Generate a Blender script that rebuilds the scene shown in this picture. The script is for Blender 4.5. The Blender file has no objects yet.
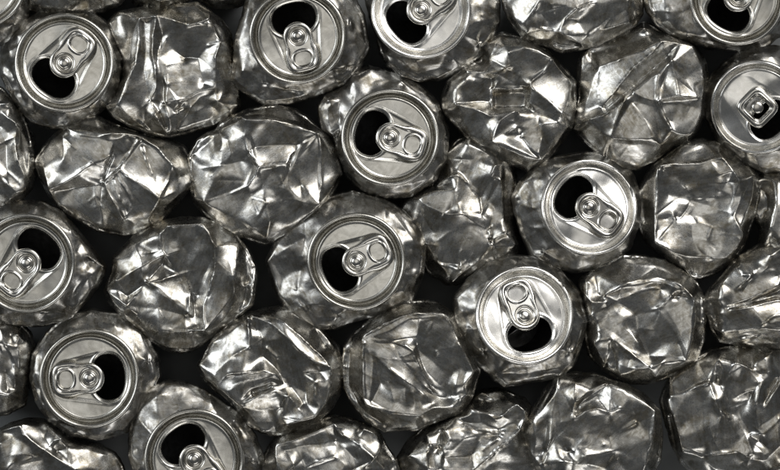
import bpy, math, random
import numpy as np
from mathutils import Vector
from mathutils.geometry import delaunay_2d_cdt

SC = bpy.context.scene
S = 0.00055            # metres per photo pixel (a can end is about 54 mm across)
CX, CY = 390.0, 235.0
FLOOR = -118.0         # table below the reference level, in pixels

# ------------------------------------------------------------------ camera
cam_d = bpy.data.cameras.new('camera')
cam = bpy.data.objects.new('camera', cam_d)
SC.collection.objects.link(cam)
HC = 2.4
cam.location = (0, 0, HC)
cam_d.sensor_width = 36.0
cam_d.lens = 36.0 * HC / (780 * S)
cam_d.clip_start = 0.05
cam_d.clip_end = 50
SC.camera = cam

# ------------------------------------------------------------------ light
w = bpy.data.worlds.new('World'); SC.world = w; w.use_nodes = True
bg = w.node_tree.nodes['Background']
bg.inputs[0].default_value = (0.92, 0.97, 1.0, 1); bg.inputs[1].default_value = 0.068

def area(name, loc, sx, sy, power, col, target=(0, 0, -0.02)):
    d = bpy.data.lights.new(name, 'AREA'); d.shape = 'RECTANGLE'; d.size = sx; d.size_y = sy
    d.energy = power; d.color = col
    o = bpy.data.objects.new(name, d); SC.collection.objects.link(o)
    o.location = loc
    o.rotation_euler = (Vector(target) - Vector(loc)).to_track_quat('-Z', 'Y').to_euler()
    return o
area('key_softbox', (0.75, 1.05, 1.25), 1.15, 0.95, 21, (1.0, 0.98, 0.95))
area('side_softbox', (-1.25, 0.35, 1.05), 0.8, 1.1, 10.5, (0.95, 0.98, 1.0))
area('low_softbox', (0.35, -1.3, 0.75), 1.0, 0.4, 3.6, (1.0, 0.98, 0.95))
area('overhead_fill', (-0.1, 0.25, 3.3), 1.5, 1.5, 6.4, (1.0, 0.97, 0.91))  # unseen lamp, added so the flat lids have something to mirror
SC.view_settings.view_transform = 'Standard'; SC.view_settings.look = 'None'
SC.view_settings.exposure = 0.0; SC.view_settings.gamma = 1.0
SC.cycles.max_bounces = 8; SC.cycles.glossy_bounces = 5

# ------------------------------------------------------------------ materials
def nodes(name):
    m = bpy.data.materials.new(name); m.use_nodes = True
    nt = m.node_tree; return m, nt, nt.nodes, nt.links

def metal(name, bright, dirt, dirt_lo, dirt_hi, r_lo, r_hi, bump, scale=1.0, grain=1.0, streak=0.0):
    m, nt, N, L = nodes(name)
    b = N['Principled BSDF']; b.inputs['Metallic'].default_value = 1.0
    tc = N.new('ShaderNodeTexCoord'); oi = N.new('ShaderNodeObjectInfo')
    mul = N.new('ShaderNodeMath'); mul.operation = 'MULTIPLY'; mul.inputs[1].default_value = 7.3
    L.new(oi.outputs['Random'], mul.inputs[0])
    add = N.new('ShaderNodeVectorMath'); add.operation = 'ADD'
    L.new(tc.outputs['Object'], add.inputs[0]); L.new(mul.outputs[0], add.inputs[1])
    def noise(sc, det, rough, dist=0.0):
        n = N.new('ShaderNodeTexNoise'); n.inputs['Scale'].default_value = sc * scale
        n.inputs['Detail'].default_value = det; n.inputs['Roughness'].default_value = rough
        n.inputs['Distortion'].default_value = dist
        L.new(add.outputs[0], n.inputs['Vector']); return n
    def ramp(src, a, c, lo, hi):
        r = N.new('ShaderNodeMapRange'); r.inputs[1].default_value = a; r.inputs[2].default_value = c
        r.inputs[3].default_value = lo; r.inputs[4].default_value = hi; r.clamp = True
        L.new(src, r.inputs[0]); return r.outputs[0]
    big = noise(75, 5, 0.62, 0.9)
    mid = noise(190, 4, 0.56, 1.8)
    fine = noise(1300, 4, 0.6, 0.4)
    mp = N.new('ShaderNodeMapping'); mp.vector_type = 'TEXTURE'; mp.inputs['Scale'].default_value = (1.0, 6.5, 2.0)
    rot = N.new('ShaderNodeCombineXYZ'); rm_ = N.new('ShaderNodeMath'); rm_.operation = 'MULTIPLY'; rm_.inputs[1].default_value = 17.0
    L.new(oi.outputs['Random'], rm_.inputs[0]); L.new(rm_.outputs[0], rot.inputs[2])
    L.new(rot.outputs[0], mp.inputs['Rotation']); L.new(add.outputs[0], mp.inputs['Vector'])
    sn = N.new('ShaderNodeTexNoise'); sn.inputs['Scale'].default_value = 620; sn.inputs['Detail'].default_value = 5
    sn.inputs['Roughness'].default_value = 0.62; sn.inputs['Distortion'].default_value = 0.5
    L.new(mp.outputs[0], sn.inputs['Vector'])
    d1 = ramp(big.outputs['Fac'], 0.38, 0.66, 0, 1)
    d2 = ramp(mid.outputs['Fac'], 0.36, 0.66, 0, 1)
    mx = N.new('ShaderNodeMath'); mx.operation = 'MULTIPLY_ADD'
    L.new(d1, mx.inputs[0]); mx.inputs[1].default_value = 0.55
    h = N.new('ShaderNodeMath'); h.operation = 'MULTIPLY'; h.inputs[1].default_value = 0.45
    L.new(d2, h.inputs[0]); L.new(h.outputs[0], mx.inputs[2])
    sm = N.new('ShaderNodeMath'); sm.operation = 'MULTIPLY_ADD'; sm.inputs[1].default_value = streak
    L.new(ramp(sn.outputs['Fac'], 0.3, 0.7, -0.5, 0.5), sm.inputs[0]); L.new(mx.outputs[0], sm.inputs[2])
    fac = ramp(sm.outputs[0], 0.1, 0.9, dirt_lo, dirt_hi)
    mix = N.new('ShaderNodeMix'); mix.data_type = 'RGBA'
    mix.inputs[6].default_value = (*bright, 1); mix.inputs[7].default_value = (*dirt, 1)
    L.new(fac, mix.inputs[0])
    L.new(mix.outputs[2], b.inputs['Base Color'])
    rr = N.new('ShaderNodeMath'); rr.operation = 'ADD'
    L.new(ramp(mid.outputs['Fac'], 0.3, 0.7, r_lo, r_hi), rr.inputs[0])
    L.new(ramp(fine.outputs['Fac'], 0.35, 0.7, -0.03 * grain, 0.05 * grain), rr.inputs[1])
    L.new(rr.outputs[0], b.inputs['Roughness'])
    bp = N.new('ShaderNodeBump'); bp.inputs['Strength'].default_value = bump; bp.inputs['Distance'].default_value = 0.0006
    bm_ = N.new('ShaderNodeMath'); bm_.operation = 'MULTIPLY_ADD'; bm_.inputs[1].default_value = 0.28
    L.new(fine.outputs['Fac'], bm_.inputs[0]); L.new(mid.outputs['Fac'], bm_.inputs[2])
    sb = N.new('ShaderNodeMath'); sb.operation = 'MULTIPLY_ADD'; sb.inputs[1].default_value = streak * 1.2
    L.new(sn.outputs['Fac'], sb.inputs[0]); L.new(bm_.outputs[0], sb.inputs[2])
    L.new(sb.outputs[0], bp.inputs['Height']); L.new(bp.outputs[0], b.inputs['Normal'])
    return m

M_CAN = metal('crumpled_aluminium', (0.57, 0.565, 0.545), (0.20, 0.178, 0.135), 0.0, 0.9, 0.22, 0.345, 0.07, streak=0.42)
M_BODY = metal('can_wall_aluminium', (0.47, 0.467, 0.455), (0.16, 0.145, 0.115), 0.1, 1.0, 0.24, 0.37, 0.07, streak=0.4)
M_LID = metal('lid_aluminium', (0.62, 0.61, 0.575), (0.36, 0.346, 0.308), 0.0, 0.75, 0.23, 0.29, 0.008, scale=0.6, grain=0.2, streak=0.3)
M_TAB = metal('tab_aluminium', (0.66, 0.65, 0.62), (0.34, 0.32, 0.275), 0.0, 0.7, 0.19, 0.26, 0.008, scale=0.6, grain=0.2)

M_LID_LIT = metal('lit_lid_aluminium', (0.90, 0.89, 0.865), (0.62, 0.605, 0.565), 0.0, 0.7, 0.24, 0.30, 0.008, scale=0.6, grain=0.2)  # paler copy of the lid metal: caught lamplight is put into its colour
M_IN = metal('shaded_can_lining', (0.22, 0.22, 0.22), (0.10, 0.097, 0.09), 0.0, 1.0, 0.4, 0.5, 0.1)  # lacquered inside, darkened so the colour carries the shade in the mouths

m, nt, N, L = nodes('dark_table'); M_FLOOR = m
b = N['Principled BSDF']; b.inputs['Roughness'].default_value = 0.75; b.inputs['Specular IOR Level'].default_value = 0.25
n = N.new('ShaderNodeTexNoise'); n.inputs['Scale'].default_value = 60; n.inputs['Detail'].default_value = 6
cr = N.new('ShaderNodeValToRGB'); cr.color_ramp.elements[0].color = (0.09, 0.096, 0.10, 1)
cr.color_ramp.elements[1].color = (0.22, 0.23, 0.23, 1)
tc = N.new('ShaderNodeTexCoord'); L.new(tc.outputs['Object'], n.inputs['Vector'])
L.new(n.outputs['Fac'], cr.inputs[0]); L.new(cr.outputs[0], b.inputs['Base Color'])

# ------------------------------------------------------------------ mesh helpers
def mesh_from(name, V, Q, T=None, mat=None):
    """V (n,3) in metres, Q (m,4) quads, T (k,3) triangles -> mesh object data, smooth"""
    T = np.zeros((0, 3), np.int32) if T is None else np.asarray(T, np.int32)
    Q = np.asarray(Q, np.int32)
    me = bpy.data.meshes.new(name)
    me.vertices.add(len(V)); me.vertices.foreach_set('co', np.asarray(V, np.float32).ravel())
    nl = Q.size + T.size
    me.loops.add(nl)
    me.loops.foreach_set('vertex_index', np.concatenate([Q.ravel(), T.ravel()]).astype(np.int32))
    me.polygons.add(len(Q) + len(T))
    st = np.concatenate([np.arange(len(Q)) * 4, Q.size + np.arange(len(T)) * 3]).astype(np.int32)
    me.polygons.foreach_set('loop_start', st)
    me.polygons.foreach_set('use_smooth', np.ones(len(st), bool))
    me.update(calc_edges=True); me.validate()
    if mat: me.materials.append(mat)
    return me

def link(name, me, loc=(0, 0, 0), parent=None, label=None, cat=None, group=None, kind=None):
    o = bpy.data.objects.new(name, me); SC.collection.objects.link(o)
    o.location = loc
    if parent: o.parent = parent
    if label: o['label'] = label
    if cat: o['category'] = cat
    if group: o['group'] = group
    if kind: o['kind'] = kind
    return o

def ring_quads(rows, n, flip=False):
    """rows of n vertices (wrapping) -> quads; outer rows further on"""
    i = np.arange(rows - 1)[:, None] * n; j = np.arange(n)[None, :]; k = (j + 1) % n
    q = np.stack([i + j, i + n + j, i + n + k, i + k], -1).reshape(-1, 4)
    return q[:, ::-1] if flip else q

def gk(s):
    r = max(1, int(3 * s + 0.5)); x = np.arange(-r, r + 1); k = np.exp(-0.5 * (x / s) ** 2); return k / k.sum()
def gauss(a, s):
    k = gk(s); r = len(k) // 2
    p = np.pad(a, ((r, r), (0, 0)), mode='edge')
    a = sum(k[i] * p[i:i + a.shape[0]] for i in range(len(k)))
    p = np.pad(a, ((0, 0), (r, r)), mode='edge')
    return sum(k[i] * p[:, i:i + a.shape[1]] for i in range(len(k)))
def gauss_wrap(a, s):
    k = gk(s); r = len(k) // 2; p = np.concatenate([a[-r:], a, a[:r]])
    return sum(k[i] * p[i:i + len(a)] for i in range(len(k)))
def bilin(img, x, y):
    h, w_ = img.shape
    x = np.clip(x, 0, w_ - 1.001); y = np.clip(y, 0, h - 1.001)
    i = x.astype(int); j = y.astype(int); fx = x - i; fy = y - j
    return (img[j, i] * (1 - fx) * (1 - fy) + img[j, i + 1] * fx * (1 - fy)
            + img[j + 1, i] * (1 - fx) * fy + img[j + 1, i + 1] * fx * fy)
def vnoise(x, y, lam, rng):
    """smooth value noise in [-1,1], wavelength lam"""
    T = rng.uniform(-1, 1, (64, 64)); u = x / lam + rng.uniform(0, 60); v = y / lam + rng.uniform(0, 60)
    i = np.floor(u).astype(int); j = np.floor(v).astype(int); fx = u - i; fy = v - j
    fx = fx * fx * (3 - 2 * fx); fy = fy * fy * (3 - 2 * fy)
    g = lambda a, c: T[a % 64, c % 64]
    return (g(i, j) * (1 - fx) * (1 - fy) + g(i + 1, j) * fx * (1 - fy) + g(i, j + 1) * (1 - fx) * fy + g(i + 1, j + 1) * fx * fy)

G = 0.6   # height grid spacing, pixels
def raster(verts, hs, tris, x0, y0, nx, ny):
    out = np.full((ny, nx), np.nan)
    for a, b_, c in tris:
        P = np.array([verts[a], verts[b_], verts[c]]); H = np.array([hs[a], hs[b_], hs[c]])
        i0 = max(0, int((P[:, 0].min() - x0) / G)); i1 = min(nx - 1, int((P[:, 0].max() - x0) / G) + 1)
        j0 = max(0, int((P[:, 1].min() - y0) / G)); j1 = min(ny - 1, int((P[:, 1].max() - y0) / G) + 1)
        if i1 < i0 or j1 < j0: continue
        gx, gy = np.meshgrid(x0 + G * np.arange(i0, i1 + 1), y0 + G * np.arange(j0, j1 + 1))
        d = (P[1, 1] - P[2, 1]) * (P[0, 0] - P[2, 0]) + (P[2, 0] - P[1, 0]) * (P[0, 1] - P[2, 1])
        if abs(d) < 1e-9: continue
        l0 = ((P[1, 1] - P[2, 1]) * (gx - P[2, 0]) + (P[2, 0] - P[1, 0]) * (gy - P[2, 1])) / d
        l1 = ((P[2, 1] - P[0, 1]) * (gx - P[2, 0]) + (P[0, 0] - P[2, 0]) * (gy - P[2, 1])) / d
        l2 = 1 - l0 - l1
        ok = (l0 > -1e-6) & (l1 > -1e-6) & (l2 > -1e-6)
        sub = out[j0:j1 + 1, i0:i1 + 1]
        sub[ok] = (l0 * H[0] + l1 * H[1] + l2 * H[2])[ok]
    return out

def height_image(outline, lines, ho, rng, gain=1.0, relax=36):
    """folded sheet: straight creases between traced fold points, filled by constrained triangles"""
    pts, hs, edges = [], [], []
    def add(x, y, h):
        for i, p in enumerate(pts):
            if (p[0] - x) ** 2 + (p[1] - y) ** 2 < 2.2 ** 2: return i
        pts.append((x, y)); hs.append(h); return len(pts) - 1
    ids = [add(x, y, ho + rng.uniform(-4, 4)) for x, y in outline]
    for a, b_ in zip(ids, ids[1:] + ids[:1]):
        if a != b_: edges.append((a, b_))
    for ln in lines:
        ids = [add(x, y, h * gain) for x, y, h in ln]
        for a, b_ in zip(ids, ids[1:]):
            if a != b_: edges.append((a, b_))
    r = delaunay_2d_cdt([Vector(p) for p in pts], edges, [], 0, 1e-4)
    V2 = [(v.x, v.y) for v in r[0]]; H2 = []
    A = np.array(pts); HA = np.array(hs)
    for v, src in zip(V2, r[3]):
        if src: H2.append(HA[src[0]])
        else:
            wgt = 1 / ((A[:, 0] - v[0]) ** 2 + (A[:, 1] - v[1]) ** 2 + 1) ** 1.5
            H2.append(float((wgt * HA).sum() / wgt.sum()))
    o = np.array(outline); x0, y0 = o.min(0) - 6; x1, y1 = o.max(0) + 6
    nx, ny = int((x1 - x0) / G) + 2, int((y1 - y0) / G) + 2
    img = raster(V2, H2, r[2], x0, y0, nx, ny)
    img = np.where(np.isnan(img), ho, img)
    gx, gy = np.meshgrid(x0 + G * np.arange(nx), y0 + G * np.arange(ny))
    # the metal between two folds pulls taut like a film: relax everything but the folds themselves
    fixed = np.zeros(img.shape, bool); val = img.copy(); ridge = np.zeros(img.shape)
    for ln in [list(l) for l in lines]:
        for (ax, ay, ah), (bx, by, bh) in zip(ln, ln[1:]):
            n_ = int(max(abs(bx - ax), abs(by - ay)) / (0.5 * G)) + 1
            t = np.linspace(0, 1, n_ + 1)
            i = np.rint((ax + (bx - ax) * t - x0) / G).astype(int); j = np.rint((ay + (by - ay) * t - y0) / G).astype(int)
            ok = (i >= 0) & (i < nx) & (j >= 0) & (j < ny)
            fixed[j[ok], i[ok]] = True; val[j[ok], i[ok]] = (ah + (bh - ah) * t[ok]) * gain
            hh = np.clip((np.minimum(ah, bh) - 2.0) / 4.0, 0, 1)
            ridge[j[ok], i[ok]] = np.maximum(ridge[j[ok], i[ok]], hh)
    cen = np.array(outline).mean(0)
    rr_ = np.hypot(gx - cen[0], gy - cen[1]); aa_ = np.arctan2(gy - cen[1], gx - cen[0])
    outside = rr_ > polar_radius(outline, cen, aa_.ravel()).reshape(aa_.shape) - 0.5
    fixed |= outside
    img = np.where(fixed, val, img)
    for _ in range(relax):
        p = np.pad(img, 1, mode='edge')
        av = 0.25 * (p[:-2, 1:-1] + p[2:, 1:-1] + p[1:-1, :-2] + p[1:-1, 2:])
        img = np.where(fixed, val, av)
    # folds are never quite straight
    wx = 1.1 * vnoise(gx, gy, 19, rng) + 0.35 * vnoise(gx, gy, 6, rng)
    wy = 1.1 * vnoise(gx, gy, 19, rng) + 0.35 * vnoise(gx, gy, 6, rng)
    img = bilin(img, (gx + wx - x0) / G, (gy + wy - y0) / G)
    # the pinched lip that stands up along a sharp fold
    ridge = gauss(ridge, 1.25 / G) * (1.25 / G) * 2.5
    ridge = bilin(ridge, (gx + wx - x0) / G, (gy + wy - y0) / G) * np.clip(0.65 + 0.6 * vnoise(gx, gy, 22, rng), 0, 1.2)
    return img, gx, gy, x0, y0, ridge

LAMPS = {'K': (0.75, 1.05, 1.25), 'L': (-1.25, 0.35, 1.05), 'B': (0.35, -1.3, 0.75)}
FACING = {'D': (0.52, -0.22), 'E': (-0.27, -0.48), 'F': (0.03, -0.03)}
def facing(code, px, py):
    # which way a facet leans: towards one of the lamps (so it mirrors it) or turned from all of them
    if code in LAMPS:
        p = np.array([(px - CX) * S, -(py - CY) * S, 0.0]); l = np.array(LAMPS[code]) - p; l /= np.linalg.norm(l)
        v = np.array([0, 0, HC]) - p; v /= np.linalg.norm(v); h = l + v
        return h[0] / h[2], h[1] / h[2]
    return FACING[code]

def lean_facets(img, gx, gy, facets, outline, keep=0.16):
    # bend the sheet so that the traced facets lean as given; gradients are integrated back to one continuous surface
    z0 = img
    gX = np.diff(img, axis=1, append=img[:, -1:]) / G; gY = np.diff(img, axis=0, append=img[-1:]) / G
    for code, amt, poly in facets:
        P = np.array(poly, float); x, y = gx, gy
        ins = np.zeros(img.shape, bool)
        for (ax, ay), (bx, by) in zip(P, np.roll(P, -1, 0)):
            cr = ((ay > y) != (by > y)) & (x < (bx - ax) * (y - ay) / (by - ay + 1e-12) + ax)
            ins ^= cr
        if ins.sum() < 4: continue
        m = gauss(ins.astype(float), 0.6 / G) * min(1.0, 0.7 + 0.3 * amt)
        sx, sy = facing(code, P[:, 0].mean(), P[:, 1].mean())
        k = (0.5 + 0.6 * amt) if code in 'DEF' else (0.35 + 0.65 * amt)
        tx, ty = -sx * k, sy * k
        mx_, my_ = gX[ins].mean(), gY[ins].mean()
        kp = keep * (2.2 if code in 'DEF' else 1.0)
        gX = gX * (1 - m) + m * (tx + kp * np.clip(gX - mx_, -0.5, 0.5))
        gY = gY * (1 - m) + m * (ty + kp * np.clip(gY - my_, -0.5, 0.5))
    dv = np.zeros_like(img)
    dv[:, 0] += gX[:, 0]; dv[:, 1:-1] += gX[:, 1:-1] - gX[:, :-2]; dv[:, -1] -= gX[:, -2]
    dv[0] += gY[0]; dv[1:-1] += gY[1:-1] - gY[:-2]; dv[-1] -= gY[-2]
    dv = dv * G
    h, w_ = dv.shape
    E_ = np.concatenate([dv, dv[::-1]], 0); E_ = np.concatenate([E_, E_[:, ::-1]], 1)
    F_ = np.fft.fft2(E_)
    lx = 2 * np.cos(math.pi * np.arange(2 * w_) / w_) - 2; ly = 2 * np.cos(math.pi * np.arange(2 * h) / h) - 2
    den = lx[None] + ly[:, None]; den[0, 0] = 1
    F_ /= den; F_[0, 0] = 0
    z = np.real(np.fft.ifft2(F_))[:h, :w_]
    cen = np.array(outline).mean(0)
    th = np.linspace(-math.pi, math.pi, 181)
    Rr = polar_radius(outline, cen, th)
    bx, by = cen[0] + Rr * np.cos(th), cen[1] + Rr * np.sin(th)
    x0, y0 = gx[0, 0], gy[0, 0]
    mis = bilin(z0, (bx - x0) / G, (by - y0) / G) - bilin(z, (bx - x0) / G, (by - y0) / G)
    mis[-1] = mis[0]; mean = mis.mean(); mis = gauss_wrap(mis[:-1], 3.0); mis = np.append(mis, mis[0])
    aa = np.arctan2(gy - cen[1], gx - cen[0]); uu = np.hypot(gx - cen[0], gy - cen[1]) / np.interp(aa, th, Rr)
    z = z + mean + 0.3 * (np.interp(aa, th, mis) - mean) * np.clip(uu, 0, 1) ** 2
    top = np.percentile(z[uu < 0.9], 97)
    return z - max(0, top - 12)

def crumple(gx, gy, rng, n_folds, amp=1.0, corners=()):
    """finer dents: random small facets and short creases"""
    x0, y0, x1, y1 = gx.min(), gy.min(), gx.max(), gy.max()
    k = int((x1 - x0) * (y1 - y0) / 190)
    P = np.stack([rng.uniform(x0, x1, k), rng.uniform(y0, y1, k)], 1)
    P = np.concatenate([P, [[x0 - 5, y0 - 5], [x1 + 5, y0 - 5], [x1 + 5, y1 + 5], [x0 - 5, y1 + 5]]])
    H = rng.uniform(-1, 1, len(P)) * 1.15
    r = delaunay_2d_cdt([Vector(p) for p in P], [], [], 0, 1e-4)
    im = raster([(v.x, v.y) for v in r[0]], [H[s[0]] for s in r[3]], r[2], x0, y0, gx.shape[1], gx.shape[0])
    im = np.nan_to_num(im)
    im = bilin(im, (gx + 1.6 * vnoise(gx, gy, 9, rng) - x0) / G, (gy + 1.6 * vnoise(gx, gy, 9, rng) - y0) / G)
    mask = np.clip(0.75 + 0.9 * vnoise(gx, gy, 30, rng), 0.05, 1.4)
    im = im * mask
    for _ in range(n_folds):
        cx, cy = rng.uniform(x0, x1), rng.uniform(y0, y1); a = rng.uniform(0, math.pi)
        ln = rng.uniform(10, 32); wd = rng.uniform(1.6, 4.5); s = rng.choice([-1, 1]) * rng.uniform(1.0, 3.4)
        cv = rng.uniform(-0.02, 0.02)
        u = (gx - cx) * math.cos(a) + (gy - cy) * math.sin(a)
        v = -(gx - cx) * math.sin(a) + (gy - cy) * math.cos(a) + cv * u * u
        im = im + s * np.exp(-np.abs(v) / wd) * np.clip(1 - (u / ln) ** 2, 0, 1)
    im = amp * im
    for cx, cy in corners:
        for _ in range(int(rng.random() < 0.13)):
            a = rng.uniform(0, 2 * math.pi); ln = rng.uniform(12, 38); wd = rng.uniform(1.2, 3.4)
            sgn = rng.choice([-1, 1]) * rng.uniform(0.35, 1.0); cv = rng.uniform(-0.012, 0.012)
            u = (gx - cx) * math.cos(a) + (gy - cy) * math.sin(a)
            v = -(gx - cx) * math.sin(a) + (gy - cy) * math.cos(a) + cv * u * u
            t = np.clip(u / ln, 0, 1); env = np.where((u > 0) & (u < ln), np.sin(np.clip(t, 0, 1) * math.pi) ** 0.6, 0)
            im = im + sgn * np.exp(-np.abs(v) / (wd * (0.4 + t))) * env
    return im

def polar_radius(outline, c, th):
    P = np.array(outline, float) - c; Q = np.roll(P, -1, 0)
    dx, dy = np.cos(th), np.sin(th); R = np.zeros_like(th)
    for p, q in zip(P, Q):
        e = q - p; den = dx * e[1] - dy * e[0]
        den = np.where(np.abs(den) < 1e-9, 1e-9, den)
        t = (p[0] * e[1] - p[1] * e[0]) / den
        s = (p[0] * dy - p[1] * dx) / den
        ok = (t > 0) & (s >= -1e-6) & (s <= 1 + 1e-6)
        R = np.where(ok, np.maximum(R, t), R)
    bad = R <= 0
    if bad.any(): R[bad] = R[~bad].mean()
    return R

def shell_mesh(name, outline, c, img, x0, y0, rng, mat, pit=None, NT=700, NR=150, lower=14, depth=None, grow=2.8):
    """closed crumpled shell: folded top inside the outline, rounded over its edge, crumpled wall down to the table.
    image y runs down, so it is flipped here. c is the pole, pit = (radius, depth) opens the shell under a lid"""
    th = np.linspace(0, 2 * math.pi, NT, endpoint=False)
    R = polar_radius(outline, np.array(c, float), th)
    R = gauss_wrap(R, 2.2) + grow
    R = R + 0.7 * gauss_wrap(rng.uniform(-1, 1, NT), 3) * 2.2
    u = np.linspace(0, 1, NR) ** 0.9
    if pit: u = np.concatenate([np.linspace(0, 0.5, 14)[:-1], np.linspace(0.5, 1, NR - 13)])
    U, TH = np.meshgrid(u, th, indexing='ij')
    X = c[0] + U * R[None] * np.cos(TH); Y = c[1] + U * R[None] * np.sin(TH)
    Z = bilin(img, (X - x0) / G, (Y - y0) / G)
    d_edge = (1 - U) * R[None]; wdt = 6.5
    q = np.clip(1 - d_edge / wdt, 0, 1)
    Z = Z - 8.5 * (1 - np.sqrt(np.clip(1 - q * q, 0, 1)))
    if pit:
        rr = np.hypot(X - c[0], Y - c[1]); k = np.clip((rr - (pit[0] - 4)) / 4, 0, 1); k = k * k * (3 - 2 * k)
        Z = Z * k + (1 - k) * (pit[1] - 0.85 * np.clip(pit[0] - rr, 0, 99))
    # wall below the outline
    zf = FLOOR if depth is None else depth
    zo = Z[-1]
    rowsX, rowsY, rowsZ = [X], [Y], [Z]
    w1 = gauss_wrap(rng.uniform(-1, 1, NT), 7) * 4; w2 = gauss_wrap(rng.uniform(-1, 1, NT), 9) * 4
    for i in range(1, lower + 1):
        f = i / lower
        sc = 1 - 0.30 * f ** 1.7
        ph = math.sin(f * math.pi * 2.2)
        r = R * sc + (2.6 * w1 * ph + 3.0 * w2 * (1 - abs(2 * f - 1))) - 3.0 * abs(math.sin(f * 7.5)) * (1 - f)
        r = np.minimum(r, R * 1.005)
        rowsX.append((c[0] + r * np.cos(th))[None]); rowsY.append((c[1] + r * np.sin(th))[None])
        rowsZ.append((zo * (1 - f) + zf * f)[None])
    X = np.concatenate(rowsX); Y = np.concatenate(rowsY); Z = np.concatenate(rowsZ)
    rows = X.shape[0]
    V = np.stack([(X - c[0]) * S, -(Y - c[1]) * S, Z * S], -1).reshape(-1, 3)
    Q = ring_quads(rows, NT, flip=True)
    nb = len(V); V = np.concatenate([V, [[0, 0, zf * S]]])
    j = np.arange(NT); T = np.stack([(rows - 1) * NT + j, (rows - 1) * NT + (j + 1) % NT, np.full(NT, nb)], -1)[:, ::-1]
    me = mesh_from(name, V, Q[:, ::-1], T[:, ::-1], mat)
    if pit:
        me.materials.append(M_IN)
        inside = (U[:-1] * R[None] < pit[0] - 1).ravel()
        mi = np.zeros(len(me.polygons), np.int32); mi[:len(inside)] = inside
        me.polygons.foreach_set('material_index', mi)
    return me

def wx(x): return (x - CX) * S
def wy(y): return -(y - CY) * S

GROUP_C = 'cans crushed into lumps'
GROUP_L = 'opened cans lying with the lid up'

def crushed(seed, frame, outline, lines, label, facets=(), dz=0.0, ho=-15, gain=1.4, amp=0.16, folds=4):
    rng = np.random.default_rng(seed)
    fx, fy, f = frame
    O = [(fx + x / f, fy + y / f) for x, y in outline]
    LN = [[(fx + x / f, fy + y / f, h) for x, y, h in ln] for ln in lines]
    img, gx, gy, x0, y0, ridge = height_image(O, LN, ho, rng, gain)
    img = lean_facets(img, gx, gy, [(c_, a_, [(fx + x / f, fy + y / f) for x, y in p_]) for c_, a_, p_ in facets], O)
    soft = gauss(img, 2.6 / G); sharp = gauss(img, 0.55 / G)
    kk = np.clip(0.85 + 0.35 * vnoise(gx, gy, 28, rng), 0.35, 1.0)
    img = sharp * kk + soft * (1 - kk) + 0.8 * ridge
    img = img + gauss(crumple(gx, gy, rng, folds, amp, [p[:2] for ln in LN for p in ln]), 0.5 / G)
    img = img + 0.02 * vnoise(gx, gy, 4.5, rng) + 0.18 * vnoise(gx, gy, 17, rng) + 1.3 * vnoise(gx, gy, 38, rng)
    o = np.array(O); c = ((o[:, 0].min() + o[:, 0].max()) / 2, (o[:, 1].min() + o[:, 1].max()) / 2)
    me = shell_mesh('crushed_can', O, c, img, x0, y0, rng, M_CAN, depth=FLOOR - dz)
    return link('crushed_can', me, (wx(c[0]), wy(c[1]), dz * S), label=label, cat='crushed can', group=GROUP_C)

# ------------------------------------------------------------------ lids
HOLE_X, HOLE_A, HOLE_B = -18.5, 16.0, 22.5      # mouth: centre along the tab axis, half sizes
def hole_loop(th):
    # a wide rounded mouth, flatter on the tab side
    ca, sa = np.cos(th), np.sin(th)
    n = 2.35
    r = (np.abs(ca / HOLE_A) ** n + np.abs(sa / HOLE_B) ** n) ** (-1 / n)
    return HOLE_X + r * ca, r * sa

def lid_height(x, y, rng, bends, dent, emboss):
    r = np.hypot(x, y)
    z = np.zeros_like(r)
    z = np.where(r > 41.0, -4.2 * np.sin(np.clip((r - 41.0) / 2.6, 0, 1) * math.pi / 2) ** 2, z)
    wall = np.clip((r - 43.5) / 2.2, 0, 1)
    z = np.where(r > 43.5, -4.2 + 9.0 * wall ** 0.9, z)
    seam = 4.8 + 2.5 * np.sqrt(np.clip(1 - ((r - 47.7) / 2.15) ** 2, 0, 1))
    z = np.where(r > 45.6, seam, z)
    # raised bead just inside the countersink
    z = z + 0.55 * np.exp(-((r - 40.2) / 1.2) ** 2)
    # teardrop recess that holds the mouth and the tab
    t = np.clip((x + 17) / 37.5, 0, 1); dd = np.hypot(x + 17 - 37.5 * t, y) - (25.5 - 7.4 * t)
    ins = 1 / (1 + np.exp(np.clip(dd / 1.0, -30, 30)))
    inner = 1 / (1 + np.exp(np.clip((r - 40.8) / 0.6, -30, 30)))
    z = z + inner * (-1.25 * ins + 0.25 * np.exp(-((dd - 2.0) / 1.3) ** 2)) * emboss
    nz = dent * (3.2 * vnoise(x, y, 38, rng) + 0.7 * vnoise(x, y, 19, rng) + 0.12 * vnoise(x, y, 8, rng))
    z = z + nz
    for phi, d, k, s in bends:
        q = x * math.cos(phi) + y * math.sin(phi) - d
        z = z - k * s * np.logaddexp(0, q / s)
    return z

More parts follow.
